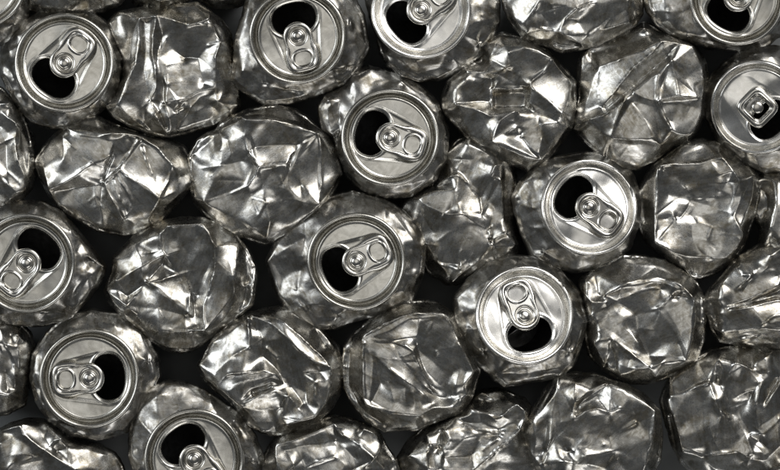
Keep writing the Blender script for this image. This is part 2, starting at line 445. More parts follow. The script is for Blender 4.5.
def make_lid_mesh(seed, rad, bends, dent, emboss, mat):
    NT = 320
    th = np.linspace(0, 2 * math.pi, NT, endpoint=False)
    hx, hy = hole_loop(th)
    dx, dy = np.cos(th), np.sin(th)
    R0 = 40.0
    bq = HOLE_X * dx; tt = -bq + np.sqrt(bq * bq - HOLE_X ** 2 + R0 ** 2)
    ox, oy = HOLE_X + tt * dx, tt * dy
    phi = np.arctan2(oy, ox)
    rng = np.random.default_rng(seed)
    wob = 1 + 0.008 * np.cos(2 * phi + rng.uniform(0, 6)) + 0.005 * np.cos(3 * phi + rng.uniform(0, 6))
    XS, YS, ZS = [], [], []
    ts = np.concatenate([np.linspace(0, 0.2, 12)[:-1], np.linspace(0.2, 1, 46)])
    seedz = int(rng.integers(1 << 30))
    def Zf(x, y): return lid_height(x, y, np.random.default_rng(seedz), bends, dent, emboss)
    ze = Zf(hx, hy)
    XS += [hx + 0.6 * dx, hx - 0.1 * dx]; YS += [hy + 0.6 * dy, hy - 0.1 * dy]; ZS += [ze - 4.4, ze - 2.6]
    for t in ts:
        x = hx * (1 - t) + ox * t; y = hy * (1 - t) + oy * t
        d = np.hypot(x - hx, y - hy); z = Zf(x, y) - 1.6 * np.clip(1 - d / 2.2, 0, 1) ** 2
        z = z + 0.7 * np.exp(-((d - 3.2) / 1.1) ** 2)
        XS.append(x); YS.append(y); ZS.append(z)
    for r in np.concatenate([np.linspace(40.3, 45.5, 22), np.linspace(45.65, 49.8, 26)]):
        k = (r - 40) / 9.8; wv = 1 + (wob - 1) * k
        x = r * np.cos(phi) * wv; y = r * np.sin(phi) * wv
        XS.append(x); YS.append(y); ZS.append(Zf(r * np.cos(phi), r * np.sin(phi)))
    zr = ZS[-1]
    for r, dzz in ((49.85, -0.8), (49.6, -2.6), (48.4, -4.0), (46.8, -5.2), (46.3, -11.0), (45.8, -24.0)):
        XS.append(r * np.cos(phi) * wob); YS.append(r * np.sin(phi) * wob); ZS.append(zr + dzz)
    k = rad / 49.5
    V = np.stack([np.array(XS) * S * k, -np.array(YS) * S * k, np.array(ZS) * S], -1)
    rows = len(XS)
    split = 2 + len(ts) + 22                     # everything beyond is the seamed rim
    Vp = V[:split].reshape(-1, 3); Vr = V[split - 1:].reshape(-1, 3)
    return (mesh_from('lid', Vp, ring_quads(split, NT)[:, ::-1], None, mat),
            mesh_from('rim', Vr, ring_quads(rows - split + 1, NT)[:, ::-1], None, mat), Zf)

def tab_outline(th, cx, n=2.6):
    # about the window centre (cx,0): union of the nose disc and a rounded tail, taken as the farther hit
    dx, dy = np.cos(th), np.sin(th)
    best = np.zeros_like(th)
    for ccx, a, b_, e in ((0.0, 14.8, 14.8, 2.0), (20.5, 15.5, 16.6, 3.0), (10, 15, 15.0, 2.2)):
        lo = np.zeros_like(th); hi = np.full_like(th, 60.0)
        for s in np.linspace(0, 45, 451):
            ins = (np.abs((cx + s * dx - ccx) / a) ** e + np.abs(s * dy / b_) ** e) <= 1
            best = np.where(ins, np.maximum(best, s), best)
    return gauss_wrap(best, 2.0)

def make_tab_mesh(k=1.0, ring=False):
    NT = 200; cx = 0.0 if ring else 22.5
    th = np.linspace(0, 2 * math.pi, NT, endpoint=False)
    dx, dy = np.cos(th), np.sin(th)
    ri = (np.abs(dx / 6.6) ** 2.4 + np.abs(dy / 8.0) ** 2.4) ** (-1 / 2.4)
    if ring:   # what is left of a snapped tab: a square eye round the rivet
        ri = (np.abs(dx / 7.8) ** 4.5 + np.abs(dy / 7.8) ** 4.5) ** (-1 / 4.5)
        ro = (np.abs(dx / 14.8) ** 4.2 + np.abs(dy / 14.2) ** 4.2) ** (-1 / 4.2)
    else:
        ro = tab_outline(th, cx)
    Lr = ro - ri
    XS, YS, ZS = [], [], []
    def row(rad, z): XS.append(cx + rad * dx); YS.append(rad * dy); ZS.append(z)
    row(ri + 0.3, np.full(NT, 0.9)); row(ri - 0.05, np.full(NT, 1.6))
    for t in np.linspace(0, 1, 70):
        rad = ri + Lr * t; e = (1 - t) * Lr; i = t * Lr
        x = cx + rad * dx; y = rad * dy; rr = np.hypot(x, y)
        z = 2.6 + 1.6 * np.sin(np.clip(e / 6.2, 0, 1) * math.pi) ** 0.8 + 0.9 * np.sin(np.clip(i / 3.2, 0, 1) * math.pi) ** 0.9
        z = z - 0.8 * np.clip(1 - e / 1.2, 0, 1) ** 2 - 0.5 * np.clip(1 - i / 1.0, 0, 1) ** 2
        if not ring: z = z - 1.9 * np.exp(-((rr - 7.6) / 1.3) ** 2)
        row(rad, z)
    row(ro + 0.1, np.full(NT, 0.6)); row(ro - 0.7, np.full(NT, -0.6)); row(ri + 0.8, np.full(NT, -0.4)); row(ri + 0.3, np.full(NT, 0.9))
    V = np.stack([np.array(XS) * S * k, -np.array(YS) * S * k, np.array(ZS) * S], -1).reshape(-1, 3)
    return mesh_from('pull_tab', V, ring_quads(len(XS), NT)[:, ::-1], None, M_TAB)

def make_rivet_mesh():
    prof = [(6.3, 1.4), (6.1, 2.4), (5.7, 3.2), (5.0, 3.8), (4.0, 4.2), (2.8, 4.45), (1.6, 4.6), (0.8, 4.65), (0.05, 4.65)]
    NT = 64; th = np.linspace(0, 2 * math.pi, NT, endpoint=False)
    V = np.stack([np.stack([0.86 * r * np.cos(th) * S, 0.86 * r * np.sin(th) * S, np.full(NT, z * S)], -1) for r, z in prof]).reshape(-1, 3)
    return mesh_from('rivet', V, ring_quads(len(prof), NT), None, M_TAB)

def make_flap_mesh():
    NT = 64; th = np.linspace(0, 2 * math.pi, NT, endpoint=False)
    XS, YS, ZS = [], [], []
    for f in np.linspace(0.02, 1, 14):
        x = 0.92 * f * HOLE_A * np.cos(th); y = 0.9 * f * HOLE_B * np.sin(th)
        XS.append(x); YS.append(y); ZS.append(1.2 * np.sin(f * 4) + 0.02 * x * x)
    XS.append(XS[-1] * 1.01); YS.append(YS[-1] * 1.01); ZS.append(ZS[-1] - 1.0)
    XS.append(XS[0]); YS.append(YS[0]); ZS.append(ZS[0] - 1.0)
    V = np.stack([np.array(XS) * S, np.array(YS) * S, np.array(ZS) * S], -1).reshape(-1, 3)
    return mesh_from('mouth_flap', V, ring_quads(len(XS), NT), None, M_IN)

RIVET = make_rivet_mesh(); TAB = make_tab_mesh(); TAB_EYE = make_tab_mesh(ring=True); FLAP = make_flap_mesh()

def lidded(seed, c, rad, tabdir, outline, label, dz=6.0, tilt=(0, 0), bends=(), dent=0.5, emboss=1.0, ho=-17,
           tabscale=(1, 1), tabtilt=0.0, flap=False, eye=False, lit=False, lines=(), facets=(), gain=1.0, amp=0.45):
    rng = np.random.default_rng(seed)
    root = link('opened_can', None, (wx(c[0]), wy(c[1]), FLOOR * S), label=label, cat='can', group=GROUP_L)
    up = (-FLOOR + dz) * S
    # crumpled can wall around and below the lid
    LN = []
    ring = [(c[0] + (rad - 1) * math.cos(a), c[1] + (rad - 1) * math.sin(a), -2.0) for a in np.linspace(0, 2 * math.pi, 25)]
    LN.append(ring)
    th = np.linspace(0, 2 * math.pi, 15, endpoint=False) + rng.uniform(0, 0.4)
    R = polar_radius(outline, np.array(c, float), th)
    for a, r in zip(th, R):
        a2 = a + rng.uniform(-0.12, 0.12); gap = max(r - rad, 0)
        if gap > 7:
            f = rng.uniform(0.3, 0.75); h = -3 - f * 10 + rng.uniform(-5, 5) * min(1, gap / 16)
            p = (c[0] + (rad + f * gap) * math.cos(a2), c[1] + (rad + f * gap) * math.sin(a2), h)
            a3 = a + rng.uniform(-0.3, 0.3)
            LN.append([(c[0] + (rad + 1) * math.cos(a3), c[1] + (rad + 1) * math.sin(a3), -3), p])
            if gap > 22:
                f2 = min(0.92, f + 0.25)
                LN.append([p, (c[0] + (rad + f2 * gap) * math.cos(a), c[1] + (rad + f2 * gap) * math.sin(a), h + rng.uniform(-5, 2))])
    LN += [[(x, y, h) for x, y, h in ln] for ln in lines]
    img, gx, gy, x0, y0, ridge = height_image(outline, LN, ho, rng, gain)
    if facets: img = lean_facets(img, gx, gy, facets, outline)
    img = 0.75 * gauss(img, 0.8 / G) + 0.25 * gauss(img, 4 / G)
    img = img + gauss(crumple(gx, gy, rng, 7, amp), 0.7 / G) + 0.5 * vnoise(gx, gy, 11, rng)
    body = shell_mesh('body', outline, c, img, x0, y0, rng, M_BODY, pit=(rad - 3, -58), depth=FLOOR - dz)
    link('body', body, (0, 0, up), root)
    pm, rm, Zf = make_lid_mesh(seed + 7, rad, bends, dent, emboss, M_LID_LIT if lit else M_LID)
    ang = math.atan2(-tabdir[1], tabdir[0])
    lid = link('lid', pm, (0, 0, up), root)
    lid.rotation_euler = (0, 0, ang)
    tx, ty = tilt
    from mathutils import Matrix
    Rm = Matrix.Rotation(tx, 4, 'X') @ Matrix.Rotation(ty, 4, 'Y') @ Matrix.Rotation(ang, 4, 'Z')
    lid.rotation_euler = Rm.to_euler()
    link('rim', rm, (0, 0, 0), lid)
    zt = float(np.mean(Zf(np.array([0., 8, 20, 28]), np.array([0., 0, 0, 0]))))
    tab = link('pull_tab', TAB_EYE if eye else TAB, (0, 0, 0), root)
    M = Matrix.Translation((0, 0, up)) @ Rm @ Matrix.Translation((0, 0, (zt + 2.6) * S)) @ Matrix.Rotation(-tabtilt, 4, 'Y')
    k = 1.05 * rad / 49.5
    M = M @ Matrix.Diagonal((tabscale[0] * k, tabscale[1] * k, 1, 1))
    tab.matrix_basis = M
    link('rivet', RIVET, (0, 0, 0), tab)
    if flap:
        f = link('mouth_flap', FLAP, (HOLE_X * S * k + 6 * S, 3 * S, -22 * S), lid)
        f.rotation_euler = (math.radians(12), math.radians(-58), 0)
    return root

# ================================================================== the setting
NF = 24
gxs = np.linspace(-1.2, 1.2, NF); FX, FY = np.meshgrid(gxs, gxs)
V = np.stack([FX, FY, np.full_like(FX, FLOOR * S - 0.0006)], -1).reshape(-1, 3)
ii = np.arange(NF - 1)[:, None] * NF; jj = np.arange(NF - 1)[None]
Q = np.stack([ii + jj, ii + jj + 1, ii + NF + jj + 1, ii + NF + jj], -1).reshape(-1, 4)
link('ground', mesh_from('ground', V, Q, None, M_FLOOR), kind='structure')

# ================================================================== crushed cans (fold points read off the photo: x, y, height)
crushed(1, (100, 0, 5.0),
    [(90,60),(200,42),(330,30),(420,20),(480,15),(545,60),(600,105),(645,170),(660,260),(680,400),(690,520),(640,580),(560,620),(430,655),(340,675),(250,660),(150,620),(60,570),(30,530),(80,470),(120,380),(110,280),(60,180),(40,110)],
    [[(200,98,7),(200,200,8),(185,300,6),(130,420,3),(85,530,-2)], [(150,200,-6),(145,330,-4)], [(225,110,1),(235,250,0),(215,360,0),(250,500,2)],
     [(200,98,7),(285,85,9),(265,180,8),(268,280,8),(285,400,6),(285,440,6),(252,500,4)], [(285,85,9),(310,180,2),(290,300,3),(320,400,1),(320,515,3)],
     [(285,85,9),(420,115,8),(560,118,8),(605,210,7),(575,290,8),(580,400,7),(590,510,3)],
     [(330,190,5),(370,250,2),(420,285,0),(490,285,2),(540,225,6),(605,210,7)], [(420,118,7),(440,130,9),(545,95,7),(550,70,2),(480,30,-8)], [(440,130,9),(440,70,-4)],
     [(330,330,7),(415,300,5),(420,285,0)], [(490,285,2),(500,360,4),(520,420,3)], [(330,330,7),(340,440,5),(330,510,6),(430,500,6),(500,455,7),(570,440,6)],
     [(252,500,4),(290,590,4),(340,670,-4)], [(320,515,6),(345,590,5),(350,665,-4)], [(380,560,5),(375,660,-5)], [(300,560,0),(330,640,-5)],
     [(215,540,4),(215,640,-6)], [(252,500,4),(215,540,4)], [(380,560,5),(450,540,1),(390,640,-5)], [(430,500,6),(380,560,0)], [(480,560,2),(540,530,0),(580,540,-4)], [(85,530,-2),(200,600,-8),(250,650,-10)]],
    'large crushed can with tall upright folds and a dark flap at its top',
    [('L',1,[(200,98),(205,200),(180,300),(145,335),(150,200),(190,105)]), ('D',.8,[(205,340),(245,490),(215,640),(90,530),(140,420)]), ('K',.9,[(330,200),(415,295),(410,400),(330,420),(285,320)]), ('L',.9,[(320,515),(345,600),(350,665),(300,560)]), ('K',.9,[(580,300),(600,380),(625,450),(590,510),(580,400)]), ('K',.8,[(560,110),(620,140),(610,210)]), ('E',.4,[(300,95),(420,125),(550,110),(600,200),(490,285),(420,280),(340,200)]), ('F',1,[(450,540),(390,640),(560,590),(570,470),(500,480)]), ('D',.7,[(265,190),(290,300),(320,400),(290,430),(270,300)]), ('B',.8,[(425,133),(550,92),(545,105),(440,140)]), ('L',.5,[(215,110),(250,110),(255,300),(280,420),(245,470),(225,300)])], dz=2)
crushed(2, (30, 115, 4.61),
    [(20,210),(60,150),(110,95),(165,50),(230,20),(300,8),(370,40),(450,72),(520,92),(600,105),(690,135),(735,200),(738,260),(750,300),(700,370),(640,430),(590,490),(520,530),(430,550),(340,535),(290,520),(200,470),(130,420),(80,360),(45,290)],
    [[(165,60,2),(240,85,6),(320,100,5),(385,85,8),(450,85,6),(515,100,8)], [(515,100,8),(590,150,7),(655,230,7)], [(655,230,7),(635,310,8),(600,385,9)], [(690,280,-6),(680,350,-5)],
     [(515,100,8),(470,160,9),(415,245,10),(340,315,7)], [(395,120,0),(385,200,-4),(330,300,-3)], [(415,245,10),(470,295,9),(540,335,8),(600,385,9)], [(520,150,6),(560,280,6)],
     [(415,245,10),(400,265,9),(440,340,7),(470,400,5),(455,470,0)], [(340,320,8),(370,380,8),(410,440,7),(435,480,2)], [(385,300,3),(420,390,1),(440,470,-1)],
     [(85,348,2),(150,315,5),(220,270,7),(290,225,6),(370,195,3)], [(85,348,2),(120,270,0),(160,200,4),(155,100,2)], [(60,240,-4),(85,348,2)],
     [(100,352,0),(200,335,-3),(330,322,0)], [(330,322,0),(320,420,0),(330,510,-8)], [(270,400,4),(300,370,5),(300,430,3)], [(600,385,9),(560,450,0),(530,500,-8)],
     [(735,310,-8),(650,400,-2),(540,500,-8)], [(120,410,-6),(220,440,0),(280,480,-5)], [(370,440,4),(350,500,-4)], [(230,40,-8),(330,60,-4),(385,85,8)]],
    'crushed can below the upper left lid with one diagonal ridge and bright right facet',
    [('K',1,[(655,240),(690,290),(680,350),(610,385),(635,310)]), ('L',1,[(345,320),(385,290),(440,470),(410,440)]), ('D',.8,[(385,285),(400,262),(460,400),(450,460)]), ('K',.65,[(515,100),(420,245),(470,295),(600,385),(560,250)]), ('D',.5,[(515,100),(650,230),(600,385),(575,270)]), ('E',.6,[(470,300),(600,390),(540,480),(470,470)]), ('D',1,[(390,110),(510,105),(410,245),(335,310),(385,200)]), ('F',1,[(85,345),(220,270),(370,195),(380,130),(200,120),(150,210)]), ('L',.4,[(85,352),(330,322),(320,500),(200,470)]), ('L',.9,[(270,380),(300,370),(320,420),(290,430)]), ('B',.5,[(165,60),(385,88),(370,110),(200,100)]), ('L',1,[(90,346),(150,318),(230,272),(225,262),(150,305)])])
crushed(3, (180, 100, 4.61),
    [(40,265),(80,190),(130,155),(170,140),(190,110),(240,80),(320,45),(420,25),(500,35),(570,75),(630,130),(690,170),(720,270),(740,340),(715,400),(660,480),(600,550),(520,610),(440,650),(390,658),(330,640),(240,615),(170,570),(110,520),(60,460),(50,400)],
    [[(280,75,3),(305,90,8),(400,92,8),(500,105,8),(570,130,9),(638,155,11)], [(305,90,8),(295,170,9),(310,230,8),(340,270,9),(362,310,10),(345,350,9),(310,395,8),(240,430,5),(110,470,-1)],
     [(345,215,0),(540,205,0),(638,158,11)], [(362,310,10),(430,300,9),(490,290,7),(540,205,0)], [(638,155,11),(650,280,9),(650,400,8),(640,485,4)],
     [(638,155,11),(570,200,2),(510,260,1),(500,330,3)], [(180,150,-5),(185,230,-1),(190,310,-1)], [(215,180,3),(235,260,4),(210,290,0)], [(190,310,-1),(150,350,0),(60,375,-8)],
     [(60,250,-14),(155,170,-8)], [(190,310,-1),(280,280,-3),(362,310,10)], [(310,395,8),(320,450,3)], [(400,470,9),(365,530,6),(335,585,0)], [(400,470,9),(415,560,6),(400,640,-6)],
     [(110,470,-1),(250,540,-3),(335,600,-4),(390,640,-8)], [(460,350,5),(490,400,6),(470,460,3)], [(470,460,3),(560,470,5),(640,490,3)], [(640,490,3),(540,570,-5),(400,640,-7)],
     [(330,450,4),(400,470,9)], [(250,80,-4),(400,60,-6),(550,100,-4)], [(560,400,1),(540,300,2)], [(420,330,3),(380,390,5)]],
    'crushed can with a bright trapezoid dent near its centre and sharp right corner',
    [('E',.7,[(190,130),(300,90),(300,230),(345,280),(300,395),(110,465),(190,310)]), ('E',.6,[(310,95),(630,155),(540,203),(345,213)]), ('K',1,[(345,218),(540,205),(490,290),(362,308)]), ('L',1,[(290,90),(312,95),(332,235),(362,300),(345,295),(303,230)]), ('K',.9,[(400,86),(500,98),(640,152),(560,142)]), ('D',.5,[(640,165),(640,480),(510,330),(560,200)]), ('K',.5,[(655,165),(735,340),(660,470)]), ('K',1,[(641,160),(655,165),(660,470),(643,470)]), ('L',1,[(400,480),(335,585),(395,640),(415,560)]), ('L',.4,[(110,475),(300,410),(400,470),(330,580)]), ('F',1,[(370,320),(490,300),(500,400),(400,460)]), ('B',.4,[(470,475),(640,492),(400,640)])], dz=3)
crushed(4, (430, 30, 4.61),
    [(260,55),(330,15),(400,30),(480,55),(540,95),(600,160),(665,230),(670,300),(665,380),(650,450),(590,530),(540,600),(500,630),(450,645),(380,610),(310,580),(240,540),(180,490),(110,420),(60,360),(65,300),(90,230),(160,175),(240,140)],
    [[(345,70,2),(430,80,6),(500,95,7),(560,130,8)], [(270,130,-2),(345,70,2)], [(160,178,-2),(250,195,4),(330,215,5),(400,245,4),(470,265,7)], [(270,130,-2),(340,180,8),(380,170,6),(365,100,6)],
     [(560,130,8),(530,190,8),(470,235,9),(470,265,7)], [(470,265,7),(540,320,8),(610,385,9)], [(560,130,8),(640,230,-3),(645,330,-3),(610,385,9)],
     [(470,265,7),(450,330,2),(500,390,0),(590,420,2),(640,440,-4)], [(302,288,-8),(440,282,-8),(438,345,-9),(302,350,-9),(302,288,-8)], [(286,270,1.8),(365,274,1.5),(455,262,1.9)], [(286,270,1.8),(293,362,1.5),(360,356,1.8),(400,368,6)],
     [(175,220,1),(280,220,-2),(282,330,-6),(190,325,-4)], [(110,270,-2),(115,330,1)], [(200,230,4),(195,320,-2)], [(105,335,0),(200,335,-3),(270,350,0)],
     [(60,345,-12),(130,340,3),(200,360,6),(270,395,8),(390,370,8)], [(390,370,8),(320,420,9),(285,500,8),(280,520,8)], [(280,520,8),(380,560,6),(515,605,1)],
     [(400,450,3),(420,490,-2),(470,560,-1),(515,605,1)], [(400,450,5),(340,480,5),(280,520,8)], [(515,500,6),(500,560,3),(515,605,1)], [(420,490,2),(520,430,5),(590,425,3)],
     [(640,440,-4),(580,520,-6),(515,605,1)], [(130,400,-6),(240,520,-6)]],
    'crushed can with a small dark rectangular pocket pressed into its middle',
    [('E',.6,[(365,100),(430,85),(555,130),(520,190),(400,230),(380,170)]), ('K',1,[(560,135),(470,240),(470,270),(600,385),(640,330),(650,240)]), ('L',.9,[(265,130),(340,110),(370,170),(300,190)]), ('L',.35,[(130,345),(270,395),(280,520),(180,480)]), ('L',.9,[(390,372),(300,395),(270,420),(285,500),(320,420)]), ('B',1,[(280,520),(500,605),(515,600),(400,550),(330,520)]), ('K',.7,[(420,490),(520,430),(510,570),(480,560)]), ('D',.8,[(455,330),(600,400),(640,430),(500,390)]), ('D',.8,[(170,180),(280,215),(290,330),(150,330)]), ('D',.5,[(515,600),(600,450),(520,430)]), ('E',1,[(300,286),(442,280),(436,348),(305,352)]), ('D',.8,[(300,250),(400,248),(445,272),(300,278)]), ('L',.8,[(100,270),(120,270),(125,330),(105,330)])], dz=2)
crushed(5, (565, 20, 4.61),
    [(70,230),(75,170),(120,130),(200,100),(280,60),(330,38),(370,10),(410,25),(440,50),(500,62),(560,90),(600,115),(650,190),(662,280),(652,350),(645,430),(625,480),(570,550),(500,580),(420,640),(340,680),(260,682),(190,640),(110,570),(50,500),(60,420),(80,350),(70,300)],
    [[(340,48,-8),(370,38,-1),(400,42,-8)], [(155,215,3),(250,185,6),(360,140,8),(450,95,10),(520,105,9),(580,115,6)], [(155,215,3),(150,300,3),(165,400,0)], [(145,240,2),(120,330,0),(80,440,-8)],
     [(215,345,9),(300,240,11),(400,150,12),(450,95,10)], [(185,415,-1),(250,355,-2),(320,300,-4),(400,235,-4),(470,170,-1),(520,110,8)],
     [(310,330,3),(430,250,5),(420,375,5),(350,350,3),(310,330,3)], [(485,185,10),(500,260,10),(520,352,9),(610,355,7)], [(485,185,10),(455,290,4),(430,375,8)], [(485,185,10),(550,270,6),(610,355,7)],
     [(585,115,6),(635,220,6),(640,300,5),(625,430,4),(592,515,3),(550,535,3),(490,510,5),(455,450,6),(430,375,8)], [(430,375,8),(520,352,9)], [(520,385,0),(580,400,-2),(540,470,1),(490,470,-1)],
     [(120,450,6),(180,440,9),(270,365,5),(185,415,-1)], [(270,365,5),(230,480,6),(205,540,4)], [(120,450,6),(50,495,-14)], [(160,520,-1),(205,540,4)], [(205,540,4),(190,640,-16)],
     [(205,555,2),(300,575,0),(440,575,1)], [(205,545,4),(300,548,6),(400,545,4),(440,575,1)], [(310,380,-1),(370,460,-2),(420,520,0),(440,575,1)], [(440,575,1),(500,520,3)],
     [(130,150,-12),(250,120,-8),(400,70,-3)], [(120,140,-14),(130,200,-8)]],
    'large crushed can with broad diagonal fold and bright white triangle beside a pocket',
    [('L',1,[(155,215),(360,140),(450,95),(410,150),(300,240),(215,345),(165,400)]), ('D',.6,[(215,345),(300,240),(480,110),(530,108),(400,232),(320,300),(185,415)]), ('L',.55,[(310,330),(430,250),(425,375),(350,355)]), ('D',.8,[(440,250),(480,190),(430,360)]), ('L',1,[(485,185),(430,370),(520,352),(500,260)]), ('K',.5,[(490,190),(610,355),(522,350)]), ('D',.7,[(585,120),(635,220),(640,340),(600,340),(500,190)]), ('F',1,[(440,380),(610,360),(620,430),(550,530),(490,505)]), ('L',1,[(428,380),(455,450),(490,510),(470,505),(420,400)]), ('D',.9,[(300,375),(420,400),(440,570),(370,470)]), ('L',.35,[(235,480),(300,380),(370,470),(430,560),(210,545)]), ('L',1,[(120,450),(180,440),(265,375),(225,480),(205,540),(150,500)]), ('B',.45,[(205,560),(440,580),(340,660),(210,640)]), ('L',.7,[(145,240),(150,330),(100,440),(80,440)])])
crushed(6, (490, 0, 4.61),
    [(80,-120),(68,0),(90,80),(150,160),(220,185),(290,212),(330,232),(420,218),(500,195),(600,150),(670,110),(700,60),(702,0),(660,-120),(500,-250),(250,-250)],
    [[(225,0,6),(190,60,7),(150,110,5),(150,158,-10)], [(110,40,-4),(150,110,5)], [(170,155,0),(240,135,7),(290,150,6),(315,150,7)], [(315,150,7),(345,90,8),(400,45,9),(480,15,8)],
     [(315,150,7),(370,170,6),(420,200,-3)], [(400,100,1),(450,160,1),(420,200,-3)], [(490,130,2),(560,75,6),(640,25,7)], [(510,140,0),(640,110,2),(630,60,7),(640,0,8)], [(640,0,8),(672,95,-10)],
     [(280,20,7),(290,60,6)], [(240,-60,6),(500,-80,5),(350,-150,0)], [(260,100,1),(230,60,2)], [(300,200,-12),(420,205,-10)]],
    'crushed can cut by the top edge with a small dimple near its lower edge',
    [('E',.7,[(235,10),(400,40),(340,90),(310,140),(180,110)]), ('L',.8,[(225,0),(190,60),(150,150),(100,60),(110,0)]), ('B',1,[(170,155),(240,135),(310,150),(280,180),(190,180)]), ('K',.8,[(330,140),(345,90),(400,90),(410,140)]), ('K',.9,[(410,45),(480,15),(400,60)]), ('K',.7,[(560,75),(630,40),(640,105),(520,140)]), ('K',1,[(640,0),(665,0),(675,90),(650,90)]), ('B',.8,[(340,170),(420,200),(450,160)]), ('L',.8,[(275,10),(295,60),(285,60)])], dz=4)
crushed(7, (385, 135, 4.61),
    [(60,350),(100,290),(180,250),(235,225),(245,160),(280,80),(340,20),(390,10),(450,40),(520,80),(580,120),(605,190),(600,300),(592,400),(622,500),(605,560),(500,592),(420,640),(330,690),(280,682),(200,630),(170,560),(140,480),(90,430)],
    [[(240,228,-3),(300,190,6),(335,182,8),(380,220,7),(430,270,5),(445,360,3)], [(355,100,2),(370,180,2)], [(440,290,3),(490,190,8),(510,140,7),(540,140,2)], [(490,200,7),(535,210,7),(540,290,6),(550,390,3),(490,430,5)],
     [(445,360,0),(480,300,0),(535,210,7)], [(445,360,0),(470,430,-5),(490,490,0)], [(490,430,5),(480,480,7),(490,520,6)], [(500,480,6),(560,455,9),(605,500,2),(590,530,-6)], [(500,522,3),(590,520,-2)],
     [(500,510,5),(430,580,6),(360,640,5),(310,680,-2)], [(155,295,3),(210,335,6),(270,365,7),(360,365,6),(445,360,0)], [(155,295,3),(240,255,4),(320,255,6)], [(320,255,6),(345,310,1),(270,365,7)],
     [(270,365,5),(260,430,2)], [(240,490,3),(300,450,6),(380,410,3)], [(80,400,-10),(130,390,0),(150,450,-3)], [(180,500,2),(230,510,6),(240,550,3),(200,560,-4)], [(260,590,0),(350,600,2)],
     [(350,530,7),(355,600,7),(350,620,5)], [(190,560,-6),(260,600,2),(300,660,-4)], [(570,200,-6),(575,380,-8)], [(300,110,-2),(420,110,-2)]],
    'deeply folded crushed can sunk between the two middle lids',
    [('E',.7,[(260,110),(350,30),(520,100),(480,190),(430,265),(350,180)]), ('L',.8,[(440,290),(490,190),(535,208),(480,300),(445,355)]), ('L',.7,[(495,390),(535,215),(545,380)]), ('D',.8,[(550,140),(600,190),(595,390),(550,390)]), ('E',.5,[(170,310),(270,370),(450,365),(480,480),(360,620),(240,550)]), ('L',.45,[(155,290),(320,258),(310,340),(240,330)]), ('D',.8,[(340,190),(430,275),(440,355),(350,350),(325,250)]), ('L',1,[(320,255),(345,345),(300,355)]), ('K',1,[(560,455),(605,500),(590,515),(500,515)]), ('L',1,[(350,535),(365,620),(342,610)]), ('L',.8,[(190,500),(240,520),(230,560)]), ('B',.4,[(500,515),(590,525),(380,650),(320,680)]), ('K',.7,[(500,200),(530,208),(480,290)]), ('D',.8,[(445,365),(490,390),(480,480),(465,430)])], dz=-10)
crushed(8, (611, 130, 4.61),
    [(120,320),(160,240),(205,165),(280,110),(350,60),(430,45),(510,65),(570,105),(640,165),(678,210),(688,300),(668,380),(635,470),(610,540),(550,610),(480,660),(420,682),(380,682),(350,640),(270,592),(190,535),(150,470),(130,400)],
    [[(225,160,6),(320,158,7),(410,150,7),(510,130,7)], [(510,130,7),(560,190,7),(500,210,4),(460,152,7)], [(560,190,7),(590,240,6),(570,300,4),(545,380,5)], [(665,208,-2),(610,290,5),(560,395,7)],
     [(560,395,7),(590,450,6),(608,490,5),(575,550,4),(530,590,4)], [(590,240,6),(665,208,-2)], [(210,175,7),(210,290,7),(200,400,7),(200,515,6)], [(240,170,4),(260,300,-2),(280,385,3),(300,420,5),(205,518,6)],
     [(280,385,3),(220,460,-1)], [(200,515,6),(280,560,5),(370,590,4),(450,585,5),(530,590,4)], [(225,165,6),(340,270,-1),(400,320,1),(480,310,-2)], [(340,255,3),(380,320,-4),(450,330,0)],
     [(440,250,2),(500,280,4),(540,240,-3)], [(300,400,1),(400,400,-2),(500,380,1)], [(400,430,3),(470,450,4),(450,500,5),(480,540,2)], [(500,480,3),(560,480,4)], [(440,510,5),(480,545,0)],
     [(510,100,-6),(600,160,-8)], [(370,605,-4),(390,665,-16)], [(300,120,-6),(420,90,-6)], [(150,300,-10),(165,420,-12)]],
    'crushed can flattened to a squarish face inside a raised rim of bent metal',
    [('E',.45,[(240,170),(500,210),(570,240),(545,380),(300,300)]), ('F',1,[(300,330),(545,390),(500,580),(380,580),(300,430)]), ('K',1,[(460,155),(510,135),(555,190),(500,210)]), ('K',.75,[(660,215),(610,290),(560,395),(595,440),(650,320)]), ('K',.3,[(215,180),(250,220),(275,385),(210,510)]), ('L',1,[(203,175),(216,290),(206,510),(194,400),(199,290)]), ('K',.55,[(220,400),(300,420),(330,560),(205,520)]), ('L',.9,[(340,260),(400,320),(350,305)]), ('B',.9,[(280,562),(450,590),(530,592),(370,615)]), ('K',.35,[(230,150),(430,60),(510,125),(300,155)]), ('E',.6,[(450,240),(500,280),(490,310),(440,300)])], dz=0)
